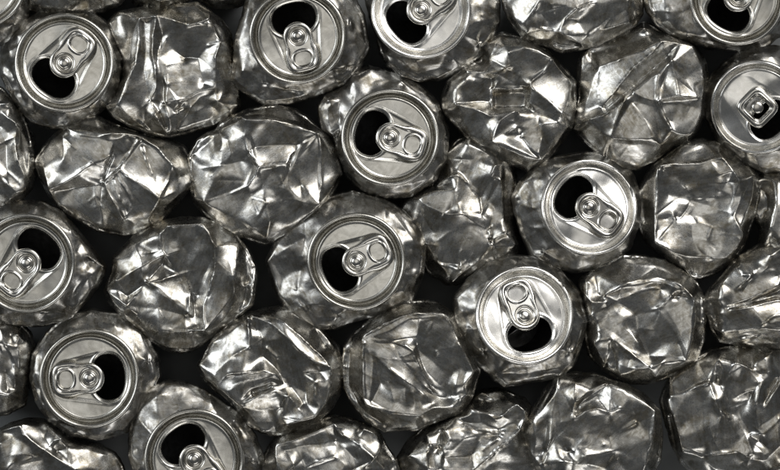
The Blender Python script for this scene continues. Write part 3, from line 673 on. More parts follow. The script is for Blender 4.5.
crushed(9, (95, 210, 4.61),
    [(45,370),(80,290),(82,220),(120,185),(180,120),(250,75),(330,52),(400,42),(480,42),(560,70),(640,115),(695,180),(730,250),(738,320),(730,400),(715,440),(640,495),(560,555),(520,592),(460,640),(400,652),(330,645),(280,612),(240,590),(180,530),(120,480),(60,420)],
    [[(300,190,5),(305,110,6),(340,75,7),(430,70,7),(490,60,8),(530,100,9),(555,170,10),(555,225,9)], [(555,225,9),(545,300,7),(525,370,6),(500,440,4),(505,553,6)], [(660,150,0),(650,300,1),(645,392,0)],
     [(505,553,6),(580,470,3),(645,392,0),(715,330,-12)], [(325,210,8),(250,240,6),(170,285,5),(95,325,1)], [(325,210,8),(310,250,-2),(250,320,2)], [(300,190,5),(325,210,8),(390,190,5)],
     [(150,400,-3),(210,350,0),(240,330,7),(310,320,8),(385,298,7)], [(240,330,7),(300,360,5),(370,420,4),(420,480,2),(440,492,-1)], [(385,298,7),(410,290,5),(440,380,6),(435,470,7),(440,492,-1)],
     [(410,290,5),(430,330,0),(455,430,-3),(470,530,-1)], [(455,430,-3),(490,330,2),(530,240,1),(555,225,9)], [(380,130,3),(430,200,1),(420,280,2)], [(470,120,2),(460,220,4),(430,330,0)],
     [(55,385,-6),(130,430,5),(150,440,6),(180,390,2),(150,400,-3)], [(130,430,5),(140,510,-6)], [(190,150,-2),(200,190,2),(260,200,1),(300,190,5)], [(110,370,-3),(150,400,-3)], [(100,230,-8),(160,200,-2)],
     [(295,455,7),(315,500,7),(290,560,2),(270,585,-2)], [(315,510,7),(360,548,3),(430,548,3),(505,553,6)], [(270,587,-2),(350,565,3),(440,563,3)], [(150,440,6),(200,480,0),(295,455,7)], [(200,480,0),(240,560,-3)], [(690,190,-12),(700,300,-14),(690,420,-16)]],
    'crushed can with long folds fanning from its centre and smooth bright right shoulder',
    [('E',.5,[(340,75),(490,62),(550,160),(550,240),(455,430),(380,290),(325,205)]), ('K',1,[(555,170),(660,150),(650,300),(600,300),(560,220)]), ('L',.45,[(555,230),(630,290),(640,390),(580,470),(510,540),(510,420),(530,330)]), ('L',.7,[(310,85),(342,80),(335,200),(305,190)]), ('L',.5,[(95,322),(320,212),(300,195),(100,230)]), ('D',.9,[(100,330),(320,222),(250,320),(150,395)]), ('K',.65,[(245,332),(385,302),(435,480),(370,420)]), ('K',1,[(240,326),(385,294),(385,306),(300,335)]), ('E',.5,[(155,440),(240,340),(370,425),(440,490),(295,455)]), ('L',1,[(60,390),(130,430),(150,450),(120,470)]), ('K',.9,[(300,460),(320,505),(360,548),(290,558)]), ('K',.8,[(700,190),(728,250),(722,320),(705,300)]), ('D',.8,[(640,395),(720,335),(560,540),(510,550)]), ('L',.8,[(370,420),(420,480),(430,470),(380,410)])], dz=4)
crushed(10, (190, 300, 4.61),
    [(35,300),(75,250),(100,190),(170,120),(260,72),(330,52),(410,38),(480,48),(560,88),(625,160),(675,220),(698,290),(695,350),(685,430),(645,500),(595,550),(550,572),(470,607),(400,622),(330,612),(270,575),(235,520),(170,455),(110,415),(60,365)],
    [[(265,80,5),(270,150,6),(275,215,6)], [(265,80,5),(310,140,0),(335,180,3)], [(335,180,3),(275,215,6),(200,260,5),(110,340,-2)], [(285,75,3),(370,105,4),(440,160,5),(510,230,5),(570,280,5),(655,310,8)],
     [(330,65,-2),(440,100,6),(530,180,9),(600,240,9),(655,310,8)], [(480,70,-8),(570,120,-8),(630,210,-8)], [(655,310,8),(645,390,7),(630,460,6),(578,540,4)],
     [(120,400,1),(170,350,8),(250,335,8),(340,325,8),(400,345,6),(440,390,1)], [(245,372,5),(350,355,7),(420,370,3)], [(200,355,3),(300,345,3)], [(180,400,5),(245,372,5)], [(235,455,2),(300,400,7),(370,375,6),(440,390,1)],
     [(240,480,1),(320,440,7),(380,420,6),(450,402,1)], [(290,430,-1),(370,392,2)], [(120,400,1),(180,450,2),(250,490,2),(330,510,2),(420,500,-1)], [(335,180,3),(340,260,1),(400,320,0),(440,390,1)],
     [(360,220,5),(400,270,4),(420,330,1)], [(400,200,2),(440,240,0),(480,300,1),(520,330,2)], [(455,440,7),(420,540,5),(440,570,2),(578,543,4)], [(455,440,7),(500,500,0),(520,480,-3),(470,402,-2)],
     [(575,370,7),(580,440,7),(610,480,4)], [(575,370,7),(530,420,-2),(540,490,0)], [(520,330,2),(600,330,1),(650,318,7)], [(140,250,-8),(180,180,-6)], [(260,560,-12),(400,560,-8)]],
    'crushed can with curved wrinkles gathered at left and small bright triangle near its bottom',
    [('E',.7,[(340,190),(440,170),(570,285),(640,320),(520,335),(470,400),(400,320)]), ('K',1,[(440,105),(530,180),(655,310),(570,275),(500,220),(430,140)]), ('L',.9,[(120,400),(170,350),(340,328),(395,345),(245,370),(180,420)]), ('D',.7,[(250,375),(370,358),(300,400),(240,450)]), ('B',1,[(245,475),(320,440),(400,415),(390,470),(300,500)]), ('L',.95,[(455,440),(420,540),(440,568),(530,550),(500,500)]), ('D',.8,[(530,420),(470,400),(540,490)]), ('K',1,[(570,375),(600,440),(605,490),(575,470)]), ('L',.35,[(265,85),(275,215),(200,260),(110,340),(90,220)]), ('D',.8,[(280,80),(330,180),(280,210)]), ('B',.35,[(240,490),(420,505),(440,570),(330,600)]), ('D',.6,[(650,315),(640,460),(580,540)]), ('L',.8,[(130,400),(190,345),(210,380),(160,430)])], dz=3)
crushed(11, (330, 295, 4.61),
    [(62,330),(72,240),(100,195),(150,150),(200,105),(280,65),(360,38),(440,32),(500,48),(560,85),(605,180),(635,230),(668,320),(690,348),(675,400),(645,480),(600,540),(540,565),(460,592),(400,618),(330,618),(250,627),(170,575),(100,495),(70,430)],
    [[(145,205,5),(160,180,5),(250,130,8),(330,95,9),(400,80,10),(525,85,8)], [(525,85,8),(560,140,8),(590,220,7),(640,300,6),(665,350,5)], [(665,350,5),(620,410,4),(580,475,1)], [(150,215,6),(155,300,6),(155,400,6),(165,510,6)],
     [(165,510,6),(270,535,5),(410,560,3)], [(145,205,5),(280,215,4),(400,190,1),(415,110,3),(525,85,8)], [(150,215,6),(210,280,3),(280,340,7),(350,390,8),(430,450,4),(470,500,1)], [(210,280,3),(240,400,-1),(190,490,1)],
     [(280,215,4),(340,310,0),(420,400,-2),(500,470,-3),(540,480,-2)], [(285,220,4),(370,325,1),(465,415,4)], [(340,235,8),(385,260,9),(420,340,8),(465,415,4)], [(285,220,4),(340,235,8)], [(385,260,9),(400,235,1),(440,350,-1),(530,430,0)],
     [(415,220,2),(450,170,5),(470,120,4)], [(400,235,1),(500,250,4),(600,240,6)], [(490,260,4),(480,290,1),(550,370,0),(540,480,-2)], [(610,330,1),(580,410,6),(560,470,-1)], [(540,480,-2),(600,480,3),(630,460,1),(642,478,-10)],
     [(410,560,3),(470,520,4),(560,520,3),(625,505,-2)], [(410,560,3),(420,602,-10)], [(340,430,0),(380,510,1),(410,560,3)], [(90,260,-12),(90,420,-12),(160,540,-10),(250,600,-12)], [(270,400,4),(300,500,3)]],
    'crushed can with a polygonal rim of folds and one bright blade shaped facet',
    [('E',.8,[(155,205),(400,115),(400,190),(280,212)]), ('D',.8,[(150,215),(280,220),(460,420),(430,445),(350,385)]), ('E',.5,[(530,95),(600,235),(500,250),(405,232),(470,120)]), ('E',.5,[(490,260),(600,245),(640,330),(550,470)]), ('D',.5,[(400,245),(540,370),(530,470),(430,350)]), ('K',1,[(285,220),(340,235),(385,260),(420,340),(465,415),(370,325)]), ('L',.6,[(210,285),(350,390),(430,450),(410,555),(270,530),(190,490),(240,400)]), ('L',.5,[(155,215),(165,505),(185,490),(200,300)]), ('K',1,[(400,82),(525,86),(415,110),(330,102)]), ('K',.6,[(150,200),(330,97),(400,85),(280,160)]), ('L',.6,[(415,115),(470,115),(430,225),(410,220)]), ('K',1,[(530,85),(568,140),(602,225),(588,225),(545,140)]), ('L',.8,[(610,335),(585,410),(600,360)]), ('B',1,[(165,510),(410,558),(270,545)]), ('D',.7,[(340,430),(380,440),(390,520),(350,500)])], dz=5)
crushed(12, (565, 250, 4.61),
    [(72,140),(130,100),(200,60),(270,28),(380,36),(460,56),(550,106),(612,158),(642,220),(648,330),(638,430),(605,510),(545,555),(460,592),(400,612),(320,612),(250,592),(180,545),(120,485),(102,420),(106,330),(88,230)],
    [[(185,205,3),(260,160,8),(340,135,9),(420,125,10),(500,145,9),(550,180,8),(595,230,8)], [(595,230,8),(585,320,7),(570,420,7),(553,512,5)], [(90,150,1),(95,210,3),(120,240,3),(190,240,4)], [(100,150,0),(170,212,-2),(185,205,3)],
     [(120,300,2),(190,240,4),(200,300,0)], [(320,290,3),(400,275,4),(440,260,5),(490,215,5)], [(430,280,5),(480,360,1),(520,430,0),(553,512,5)], [(470,275,6),(520,360,4)], [(260,220,-1),(340,190,4),(440,180,-1)], [(500,215,1),(560,220,4)],
     [(320,290,3),(340,400,-1),(390,490,-3)], [(400,275,4),(410,350,2),(460,430,-2)], [(220,410,7),(240,500,6),(255,580,2)], [(220,410,7),(300,470,5),(390,540,6)], [(255,580,2),(320,550,6),(390,540,6),(420,587,0)], [(300,500,1),(280,550,2)],
     [(420,587,0),(445,520,6),(480,470,2),(553,512,5)], [(390,540,4),(445,520,6)], [(240,330,4),(340,430,3),(355,465,1)], [(150,380,2),(220,410,7),(200,480,-2),(180,540,-12)], [(130,420,3),(180,520,-3)], [(115,330,-4),(150,320,2)],
     [(625,225,-10),(630,330,-12)], [(553,512,5),(450,570,-6)], [(280,70,-8),(420,80,-5),(540,130,-5)]],
    'crushed can with arched fold along its top and straight bright fold on its right',
    [('E',.7,[(200,210),(440,160),(420,270),(500,380),(540,490),(390,490),(330,300)]), ('K',.9,[(185,205),(260,158),(400,118),(500,143),(595,228),(500,165),(400,142),(280,168)]), ('L',.4,[(440,280),(590,240),(575,330),(553,500),(520,400)]), ('K',1,[(592,232),(604,240),(602,320),(560,510),(575,330)]), ('L',.45,[(330,290),(420,280),(410,370),(340,360)]), ('L',1,[(75,140),(97,150),(112,250),(95,220)]), ('L',.45,[(120,300),(210,250),(320,400),(355,465),(250,400)]), ('L',.45,[(225,415),(300,470),(380,540),(250,540)]), ('B',1,[(240,520),(255,580),(390,542),(310,545)]), ('D',.9,[(200,420),(235,500),(230,570),(190,520)]), ('L',.8,[(420,585),(445,525),(470,480)]), ('K',.3,[(270,60),(440,70),(540,130),(300,140)])], dz=1)
crushed(13, (660, 230, 6.5),
    [(300,450),(335,390),(420,300),(490,215),(560,160),(650,110),(720,75),(820,50),(1000,60),(1200,200),(1250,450),(1150,640),(1000,740),(880,768),(780,770),(640,765),(520,745),(400,720),(350,640),(318,540)],
    [[(490,232,2),(530,290,6),(590,295,7),(520,202,0)], [(390,350,3),(375,450,6),(380,475,3)], [(490,232,2),(400,340,2),(470,390,3),(590,298,7)], [(440,500,0),(560,480,-3),(660,440,-4),(780,390,-4),(900,380,0)],
     [(430,488,3),(520,462,3),(650,415,4),(760,360,3),(780,300,1)], [(450,515,4),(600,495,6),(740,460,7),(900,450,7)], [(370,570,2),(390,540,3),(360,600,-2),(410,580,3)], [(390,660,0),(500,655,4),(600,640,5),(680,640,6),(900,650,5)],
     [(410,685,-4),(520,680,-3),(640,680,0),(560,705,2),(500,722,-6)], [(640,690,2),(720,695,2),(800,740,-6)], [(660,112,-4),(720,165,7),(790,112,4),(850,100,2)], [(620,320,2),(700,240,4),(760,300,0)], [(650,620,6),(720,560,8),(900,540,7)],
     [(340,480,-8),(370,620,-8)], [(600,200,-2),(640,250,3)]],
    'crushed can cut by the right edge, split by a dark horizontal fold',
    [('F',1,[(600,300),(780,250),(700,400),(450,480)]), ('E',1,[(440,500),(560,478),(780,388),(900,385),(900,425),(740,432),(600,475)]), ('K',.75,[(600,500),(900,440),(900,560),(720,600),(660,600)]), ('E',.3,[(450,520),(600,500),(640,620),(400,650)]), ('L',1,[(385,350),(402,400),(388,475),(372,450)]), ('L',.45,[(500,235),(590,298),(470,390),(400,345)]), ('K',1,[(660,112),(790,112),(720,160)]), ('E',.8,[(400,670),(640,650),(560,700)]), ('B',.6,[(520,740),(650,690),(780,740)])], dz=4)
crushed(14, (510, 368, 4.61),
    [(82,270),(130,170),(180,90),(218,38),(300,32),(400,38),(460,62),(540,86),(615,128),(685,195),(700,300),(695,420),(650,520),(560,620),(400,660),(250,620),(160,540),(120,460),(92,400),(76,320)],
    [[(220,45,2),(210,110,5),(150,190,2),(88,268,-8)], [(210,110,5),(195,230,3),(185,330,5),(150,440,1)], [(300,60,4),(290,140,7),(295,235,5),(200,330,2),(130,450,-2)], [(460,68,2),(380,120,-1),(330,160,0),(295,205,-1)], [(440,70,5),(370,105,5),(310,150,6)],
     [(295,235,5),(350,200,7),(400,190,7),(450,205,8),(500,180,7),(560,185,4)], [(462,72,4),(455,150,5),(450,205,8)], [(410,150,1),(450,205,8),(440,260,1)], [(470,68,4),(560,120,7),(620,160,7),(672,202,6)], [(672,202,6),(655,320,7),(625,450,5),(600,520,0)],
     [(560,185,4),(590,250,1),(672,212,6)], [(580,250,5),(500,290,3),(460,310,2)], [(290,380,5),(350,320,6),(320,365,2)], [(290,380,5),(370,370,5),(430,350,5)], [(335,400,7),(360,440,6),(430,460,3),(480,378,5)], [(335,400,7),(480,378,5)],
     [(140,455,-2),(250,430,6),(310,440,6),(350,480,2)], [(490,420,-1),(560,500,-3)], [(110,300,-6),(125,400,-8)], [(240,330,4),(270,390,0)]],
    'crushed can at the bottom edge with a star shaped crease below its top corner',
    [('F',1,[(295,240),(450,205),(480,300),(300,380),(200,340)]), ('E',.45,[(470,200),(650,220),(620,440),(460,380)]), ('L',.8,[(215,50),(150,190),(95,260),(130,180)]), ('L',.75,[(300,60),(290,140),(295,235),(230,250),(210,110)]), ('L',.75,[(170,230),(197,230),(187,330)]), ('K',1,[(540,95),(670,190),(620,168),(530,112)]), ('L',1,[(672,215),(657,320),(628,450),(645,320)]), ('L',.8,[(430,130),(470,80),(455,200)]), ('L',.6,[(290,320),(350,320),(300,400)]), ('D',.7,[(310,200),(450,80),(350,110)]), ('D',.5,[(120,250),(170,240),(150,430),(110,390)])], dz=2)
crushed(15, (640, 340, 5.57),
    [(138,310),(170,230),(230,170),(320,108),(400,65),(480,45),(580,42),(680,48),(780,50),(900,80),(1000,250),(1000,500),(900,700),(780,765),(600,765),(400,762),(280,725),(235,670),(195,580),(155,450),(128,340)],
    [[(405,240,1),(415,150,7),(435,95,7),(460,150,6),(445,255,0)], [(428,220,-1),(436,130,2)], [(445,255,0),(490,180,7),(525,125,9),(600,150,5),(680,190,1),(720,180,5)], [(160,310,2),(230,300,4),(310,265,6),(390,235,6)],
     [(150,330,2),(180,430,6),(220,530,6),(245,622,4)], [(390,237,3),(410,320,7),(430,380,7),(490,450,6),(550,540,4)], [(520,330,2),(580,295,6),(640,265,7),(635,350,6)], [(660,230,8),(645,340,6)], [(620,300,2),(600,340,1)],
     [(490,450,4),(560,450,0),(600,550,5),(625,640,5),(610,720,-4)], [(440,440,6),(430,510,6),(390,590,5),(395,640,4)], [(395,640,4),(460,630,6),(540,625,5),(600,660,6)], [(395,640,4),(360,662,0),(420,722,-8)],
     [(780,220,5),(690,380,6),(630,430,3),(615,520,1)], [(780,195,1),(690,345,1)], [(615,525,3),(680,520,5),(780,440,6)], [(680,690,1),(780,590,5),(850,560,5)], [(640,130,3),(700,90,5),(740,60,2)], [(640,100,-2),(620,152,2)],
     [(245,622,4),(350,662,1)], [(260,300,6),(240,480,2),(330,500,5),(370,380,1)], [(170,420,-10),(215,600,-10)], [(470,280,2),(510,420,-2)], [(660,560,0),(720,620,3)]],
    'large crushed can in the lower right corner with leaf shaped fold at top',
    [('E',.45,[(150,330),(390,240),(410,330),(380,560),(250,620)]), ('D',.5,[(410,330),(520,330),(620,610),(540,540)]), ('E',.4,[(560,150),(720,180),(640,260),(520,320)]), ('L',.9,[(415,150),(435,95),(420,220),(405,240)]), ('L',1,[(458,240),(525,125),(500,200)]), ('L',.6,[(500,180),(560,150),(540,230)]), ('L',1,[(635,265),(672,235),(647,345)]), ('L',1,[(402,325),(430,380),(492,450),(445,405)]), ('L',.5,[(350,350),(390,260),(410,350),(370,400)]), ('K',.8,[(400,640),(540,628),(460,605)]), ('L',1,[(570,680),(612,660),(602,720)]), ('L',.4,[(170,240),(320,130),(370,220),(230,290)]), ('D',.6,[(640,380),(700,340),(780,240),(780,400),(660,480)])], dz=-4)
crushed(16, (390, 368, 4.61),
    [(40,420),(90,345),(150,285),(240,244),(330,200),(370,160),(420,112),(500,104),(570,130),(620,150),(655,200),(655,260),(640,310),(665,380),(690,460),(660,560),(560,640),(400,680),(200,640),(80,540)],
    [[(585,165,7),(520,220,8),(580,250,2),(600,290,4)], [(585,165,7),(590,240,2)], [(585,165,7),(625,200,6),(625,240,5),(600,290,6),(540,340,6),(470,400,6),(390,470,5)], [(370,190,3),(450,210,5),(490,240,5),(510,290,0)],
     [(330,290,4),(400,285,7),(520,300,5)], [(280,385,3),(340,325,6),(420,312,5),(510,306,2)], [(250,280,5),(270,330,6),(240,380,5),(280,385,3)], [(238,290,-1),(232,370,-3)], [(170,310,2),(180,350,5),(225,350,2)],
     [(170,390,5),(175,470,5),(230,470,3),(240,400,5)], [(200,400,1),(205,470,1)], [(430,380,5),(500,325,6)], [(60,430,-10),(90,410,0),(150,330,-4)], [(430,150,-10),(450,130,-6),(490,150,-5)], [(380,400,1),(390,470,5),(350,560,0)],
     [(580,380,2),(630,440,-4)], [(250,420,0),(360,410,2)], [(180,275,-12),(300,230,-1),(370,215,3)], [(330,250,0),(420,250,1)], [(500,430,1),(560,400,4)]],
    'finely wrinkled crushed can at the bottom edge with a small pointed ear of metal',
    [('E',.5,[(370,200),(490,240),(500,290),(330,290)]), ('L',.8,[(585,165),(520,220),(590,270)]), ('L',.7,[(175,395),(230,400),(230,470),(180,470)]), ('K',.8,[(340,288),(520,298),(400,300)]), ('L',1,[(380,470),(600,300),(480,392)]), ('D',.6,[(420,480),(600,320),(640,450)])], dz=-9, folds=14, amp=0.4)
crushed(17, (250, 385, 4.615),
    [(48,380),(85,300),(115,258),(200,208),(290,178),(380,152),(450,162),(520,185),(585,215),(615,275),(665,350),(685,420),(660,520),(560,600),(350,640),(150,580),(60,470)],
    [[(120,280,5),(125,340,6),(140,430,5)], [(120,275,5),(200,250,7),(300,215,6),(385,175,8)], [(385,175,8),(410,220,8),(480,260,8),(580,335,8)], [(385,175,8),(380,230,1),(400,290,2)], [(500,240,2),(530,200,5),(570,215,3),(605,270,1),(585,330,6)],
     [(580,335,8),(530,380,4)], [(165,300,3),(200,360,7),(220,420,4)], [(250,385,3),(320,350,7),(390,335,6),(440,370,3)], [(210,280,2),(400,262,0)], [(600,320,-2),(640,400,-8)], [(560,450,4),(480,420,1)], [(440,300,3),(480,340,2)]],
    'crushed can cut by the bottom edge with long bright fold to its right corner',
    [('F',1,[(130,280),(380,180),(400,280),(200,280)]), ('L',.8,[(165,305),(220,420),(195,390)]), ('L',1,[(385,175),(580,332),(470,272)]), ('L',.9,[(118,275),(142,430),(128,430)]), ('E',.3,[(400,190),(520,200),(500,250),(560,310)]), ('K',.4,[(530,200),(600,270),(570,300),(500,240)]), ('L',.45,[(260,390),(390,338),(440,370),(400,420)])], dz=0)
crushed(18, (0, 385, 4.615),
    [(-100,260),(0,208),(60,182),(130,166),(200,172),(270,216),(350,262),(430,278),(515,318),(555,380),(565,460),(480,560),(300,620),(100,600),(-80,500)],
    [[(0,210,0),(90,185,5),(105,230,6),(180,290,7),(260,335,7),(350,390,6)], [(100,180,4),(170,200,-1),(200,250,1),(230,280,4)], [(225,285,4),(250,260,6),(285,240,7),(310,280,4),(320,355,6)], [(310,280,4),(260,310,0)],
     [(40,330,3),(110,320,6),(200,350,2)], [(0,270,4),(60,240,0)], [(200,190,-6),(290,240,7)], [(320,355,6),(420,310,0),(500,330,-10)], [(30,390,5),(60,360,6)], [(380,300,2),(400,380,2)], [(130,270,1),(150,330,1)]],
    'crushed can in the lower left corner, below the left opened can',
    [('E',.4,[(0,215),(90,190),(170,290),(340,390),(0,400)]), ('L',.9,[(225,287),(260,255),(285,242),(240,292)]), ('L',.9,[(300,285),(330,350),(315,362)]), ('K',.45,[(330,290),(450,290),(500,390),(350,380)]), ('L',.8,[(100,185),(110,235),(190,295),(180,300),(100,240)])], dz=-8)
crushed(19, (0, 300, 3.62),
    [(-200,120),(-100,70),(0,74),(60,88),(97,120),(112,180),(98,260),(88,330),(80,380),(20,410),(-80,430),(-200,350)],
    [[(0,100,3),(20,160,7),(50,210,7),(60,260,2)], [(20,160,7),(60,170,4),(100,160,-6)], [(40,130,-1),(65,125,3),(85,150,1)], [(50,320,-1),(55,240,5)], [(0,340,6),(30,340,5),(55,330,-1)], [(0,180,-1),(20,260,-2),(25,330,0)], [(-60,150,4),(-80,260,6),(-60,350,2)]],
    'crushed can cut by the left edge, between the two left opened cans',
    [('L',.9,[(20,165),(65,175),(65,260),(45,210)]), ('B',.9,[(0,330),(40,340),(0,352)]), ('D',.8,[(0,100),(20,160),(50,260),(0,260)])], dz=-6)
crushed(20, (0, 80, 6.5),
    [(-300,100),(-150,20),(0,55),(55,120),(115,190),(155,280),(188,400),(198,480),(205,580),(192,700),(130,765),(50,805),(-100,820),(-300,700)],
    [[(0,155,3),(60,145,5),(80,160,1)], [(0,195,2),(60,250,6),(115,285,7),(100,420,7),(120,530,7),(175,710,3)], [(175,710,3),(60,782,0)], [(60,680,6),(110,735,5),(165,715,3)], [(40,400,1),(50,600,0),(60,680,6)], [(0,300,-1),(60,350,2)], [(-100,250,5),(-80,450,3),(-120,650,6)], [(10,620,3),(20,740,0)]],
    'crushed can cut by the left edge, above centre, with a tall bright fold',
    [('E',.4,[(0,195),(110,285),(100,420),(0,400)]), ('K',1,[(112,288),(125,290),(130,530),(178,710),(102,430)]), ('L',.7,[(60,690),(110,735),(60,780)]), ('K',.3,[(125,300),(190,420),(180,700)])], dz=0)
crushed(21, (700, 150, 3.91),
    [(232,120),(260,92),(330,85),(500,120),(560,250),(480,380),(330,398),(260,396),(243,370),(250,300),(222,250),(228,180)],
    [[(285,110,0),(292,210,7),(270,300,7),(250,372,3)], [(240,150,-14),(268,180,-10),(272,240,-12)], [(250,372,3),(310,380,7)], [(330,200,5),(400,250,4),(340,330,6)], [(310,120,2),(330,200,5)]],
    'crushed can at the right edge, mostly out of frame, with a curved bright fold',
    [('L',1,[(285,110),(300,210),(280,300),(270,290),(290,210)]), ('B',1,[(250,370),(310,378),(280,400)])], dz=-2)
crushed(22, (0, 0, 6.5),
    [(170,-100),(165,55),(250,75),(350,82),(460,87),(560,78),(650,62),(770,20),(810,-60),(760,-250),(500,-350),(250,-300)],
    [[(200,30,-4),(300,52,0),(420,60,0),(470,66,-2)], [(500,-30,9),(470,66,-2)], [(190,0,-2),(250,40,0)], [(590,-10,7),(610,50,-6)], [(680,-10,4),(650,40,-8)], [(300,-60,5),(400,-100,8),(600,-80,6)], [(430,-20,3),(430,60,-1)]],
    'crushed can cut by the top edge, just above the upper left lid',
    [('L',.9,[(465,0),(500,0),(480,70),(455,65)]), ('K',.6,[(590,0),(620,0),(640,50)])], dz=0)
crushed(23, (0, 0, 1.0),
    [(126,-8),(135,2),(160,7.5),(175,4.5),(187,-3),(190,-40),(150,-60),(120,-40)],
    [[(140,-4,0),(162,2,2),(180,-6,0)], [(150,-30,6),(162,2,2)], [(140,-30,4),(175,-32,5)]],
    'thin sliver of a crushed can at the top edge above the tall folded can', dz=-8)
crushed(24, (0, 0, 1.0),
    [(196,-4),(213,4.5),(235,4.5),(249,-2),(256,-40),(222,-55),(192,-30)],
    [[(205,-6,0),(222,0,2),(242,-6,0)], [(222,-30,6),(222,0,2)], [(210,-30,4),(242,-30,5)]],
    'thin sliver of a crushed can at the top edge left of the top opened can', dz=-8)
crushed(25, (0, 0, 1.0),
    [(766,476),(771,466),(780,461),(800,462),(832,490),(820,530),(785,535),(762,500)],
    [[(770,474,0),(782,467,5),(800,470,6)], [(782,467,5),(786,490,3)], [(800,500,6),(782,467,5)]],
    'corner of a crushed can peeking in at the bottom right', dz=2)

# ================================================================== opened cans with a lid
lidded(101, (65, 63.5), 49.5, (14.6, -19.2),
    [(-2,60),(3,44),(18,25),(40,12),(65,9),(92,13),(110,28),(119,60),(116,86),(108,102),(98,110),(85,117),(68,125),(48,127),(30,119),(19,107),(9,90),(1,75)],
    'opened can at upper left with its pull tab pointing up right', dz=6, tilt=(-0.03, 0.02), dent=0.6,
    facets=[('E',0.6,[(2,60),(14,60),(20,95),(34,116),(22,112),(8,90)]),('E',0.8,[(34,108),(66,118),(92,108),(84,118),(50,127)]),('K',0.5,[(112,50),(119,62),(116,84),(113,70)])],
    lines=[[(10,70,-16),(22,98,-10),(24,106,-9),(34,114,-14)], [(24,106,-9),(46,124,-18),(66,120,-16)]])
lidded(102, (298, 36.5), 47.8, (5, 21),
    [(232,80),(236,41),(245,7),(252,-15),(300,-28),(345,-18),(362,15),(368,48),(358,68),(343,83),(316,94),(292,101),(265,103),(245,92)],
    'opened can at top centre with pull tab pointing down and mouth at top', dz=8, tilt=(0.05, -0.03), dent=0.7, bends=[(-1.9, 22, 0.10, 3)],
    facets=[('E',0.5,[(236,40),(248,20),(250,62),(262,84),(244,84)]),('L',0.8,[(240,8),(248,10),(242,40),(237,40)]),('K',1,[(348,30),(356,30),(356,60),(346,70)]),('D',0.8,[(356,20),(367,45),(358,66),(357,40)]),('D',0.6,[(262,86),(300,90),(330,82),(316,94),(270,101)])],
    lines=[[(240,78,-14),(242,40,-10),(250,10,-12)], [(246,62,-8),(262,84,-6),(300,92,-14)], [(350,20,-3),(356,45,-6),(346,70,-14)], [(362,30,-14),(360,55,-14)]])
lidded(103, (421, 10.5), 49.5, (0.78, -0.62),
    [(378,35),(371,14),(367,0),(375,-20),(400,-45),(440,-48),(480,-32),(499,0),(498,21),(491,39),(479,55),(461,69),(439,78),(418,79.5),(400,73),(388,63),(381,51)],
    'opened can cut by the top edge with lid bent down on its right', dz=4, lit=True, tilt=(-0.05, 0.04), dent=1.0, bends=[(-1.9, 10, 0.22, 1.5), (-0.6, 24, 0.22, 1.5)],
    facets=[('F',1,[(382,52),(398,58),(410,68),(420,78),(400,72)]),('K',1,[(472,-10),(482,10),(478,30),(474,14)]),('D',0.7,[(484,0),(497,10),(488,40),(480,40)]),('E',0.8,[(420,66),(455,60),(460,69),(430,78)])],
    lines=[[(478,5,-4),(484,25,-7),(478,45,-14)], [(400,66,-14),(420,72,-16),(440,68,-18)]])
lidded(104, (390, 138), 48.8, (20, 6),
    [(319,108),(325,97),(345,86),(350,74),(370,67),(398,74),(421,87),(437,103),(447,130),(446,160),(433,180),(410,194.5),(385,197),(362,189),(348,176),(339,155),(335,136),(324,131)],
    'opened can above centre with its pull tab pointing right and mouth on the left', dz=5, tilt=(-0.05, 0.05), dent=0.4,
    facets=[('K',0.8,[(350,84),(372,72),(392,80),(376,88),(350,96)]),('D',0.8,[(326,108),(338,100),(340,130),(330,130)]),('K',1,[(410,90),(424,92),(440,112),(434,112)]),('D',0.7,[(440,130),(446,132),(440,165),(436,160)]),('E',0.8,[(350,176),(385,190),(430,178),(410,194),(375,196)])],
    lines=[[(326,104,-16),(338,108,-8),(334,122,-14)], [(358,82,-6),(372,76,-10)], [(400,80,-7),(420,94,-6),(434,112,-10)]])
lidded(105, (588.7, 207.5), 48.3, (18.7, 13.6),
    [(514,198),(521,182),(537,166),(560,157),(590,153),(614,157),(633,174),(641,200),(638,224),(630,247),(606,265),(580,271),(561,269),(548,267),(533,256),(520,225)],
    'opened can at right of centre with its pull tab pointing down right', dz=4, lit=True, tilt=(-0.05, 0.10), dent=1.0, bends=[(-1.2, 16, 0.16, 2.5)],
    facets=[('E',0.7,[(520,190),(534,176),(538,220),(548,250),(532,250),(520,225)]),('E',0.6,[(550,258),(600,262),(576,270)]),('L',0.7,[(516,196),(524,184),(522,200)])],
    lines=[[(518,200,-18),(530,190,-8),(536,230,-10)], [(524,220,-14),(540,250,-12),(560,262,-16)]])
lidded(106, (27, 263), 49.3, (-14.6, 17.7),
    [(-35,262),(-22,222),(5,205),(24,202),(42,203),(60,213),(76,232),(88,247),(104,266),(97,285),(82,303),(68,318),(41,325),(0,323),(-25,310)],
    'opened can at the left edge with its pull tab pointing down left', dz=5, tilt=(0.03, -0.04), dent=0.6,
    facets=[('K',0.8,[(78,236),(92,252),(84,258),(76,246)]),('L',1,[(86,258),(102,266),(90,268)]),('E',0.6,[(80,275),(94,284),(76,300),(72,290)]),('E',0.8,[(20,314),(60,310),(50,322),(10,322)])],
    lines=[[(78,240,-6),(90,258,-4),(102,266,-12)], [(84,262,-8),(92,274,-6),(76,296,-8)], [(70,230,-3),(84,262,-8)], [(80,284,-12),(64,306,-8)], [(40,312,-10),(60,312,-14)]])
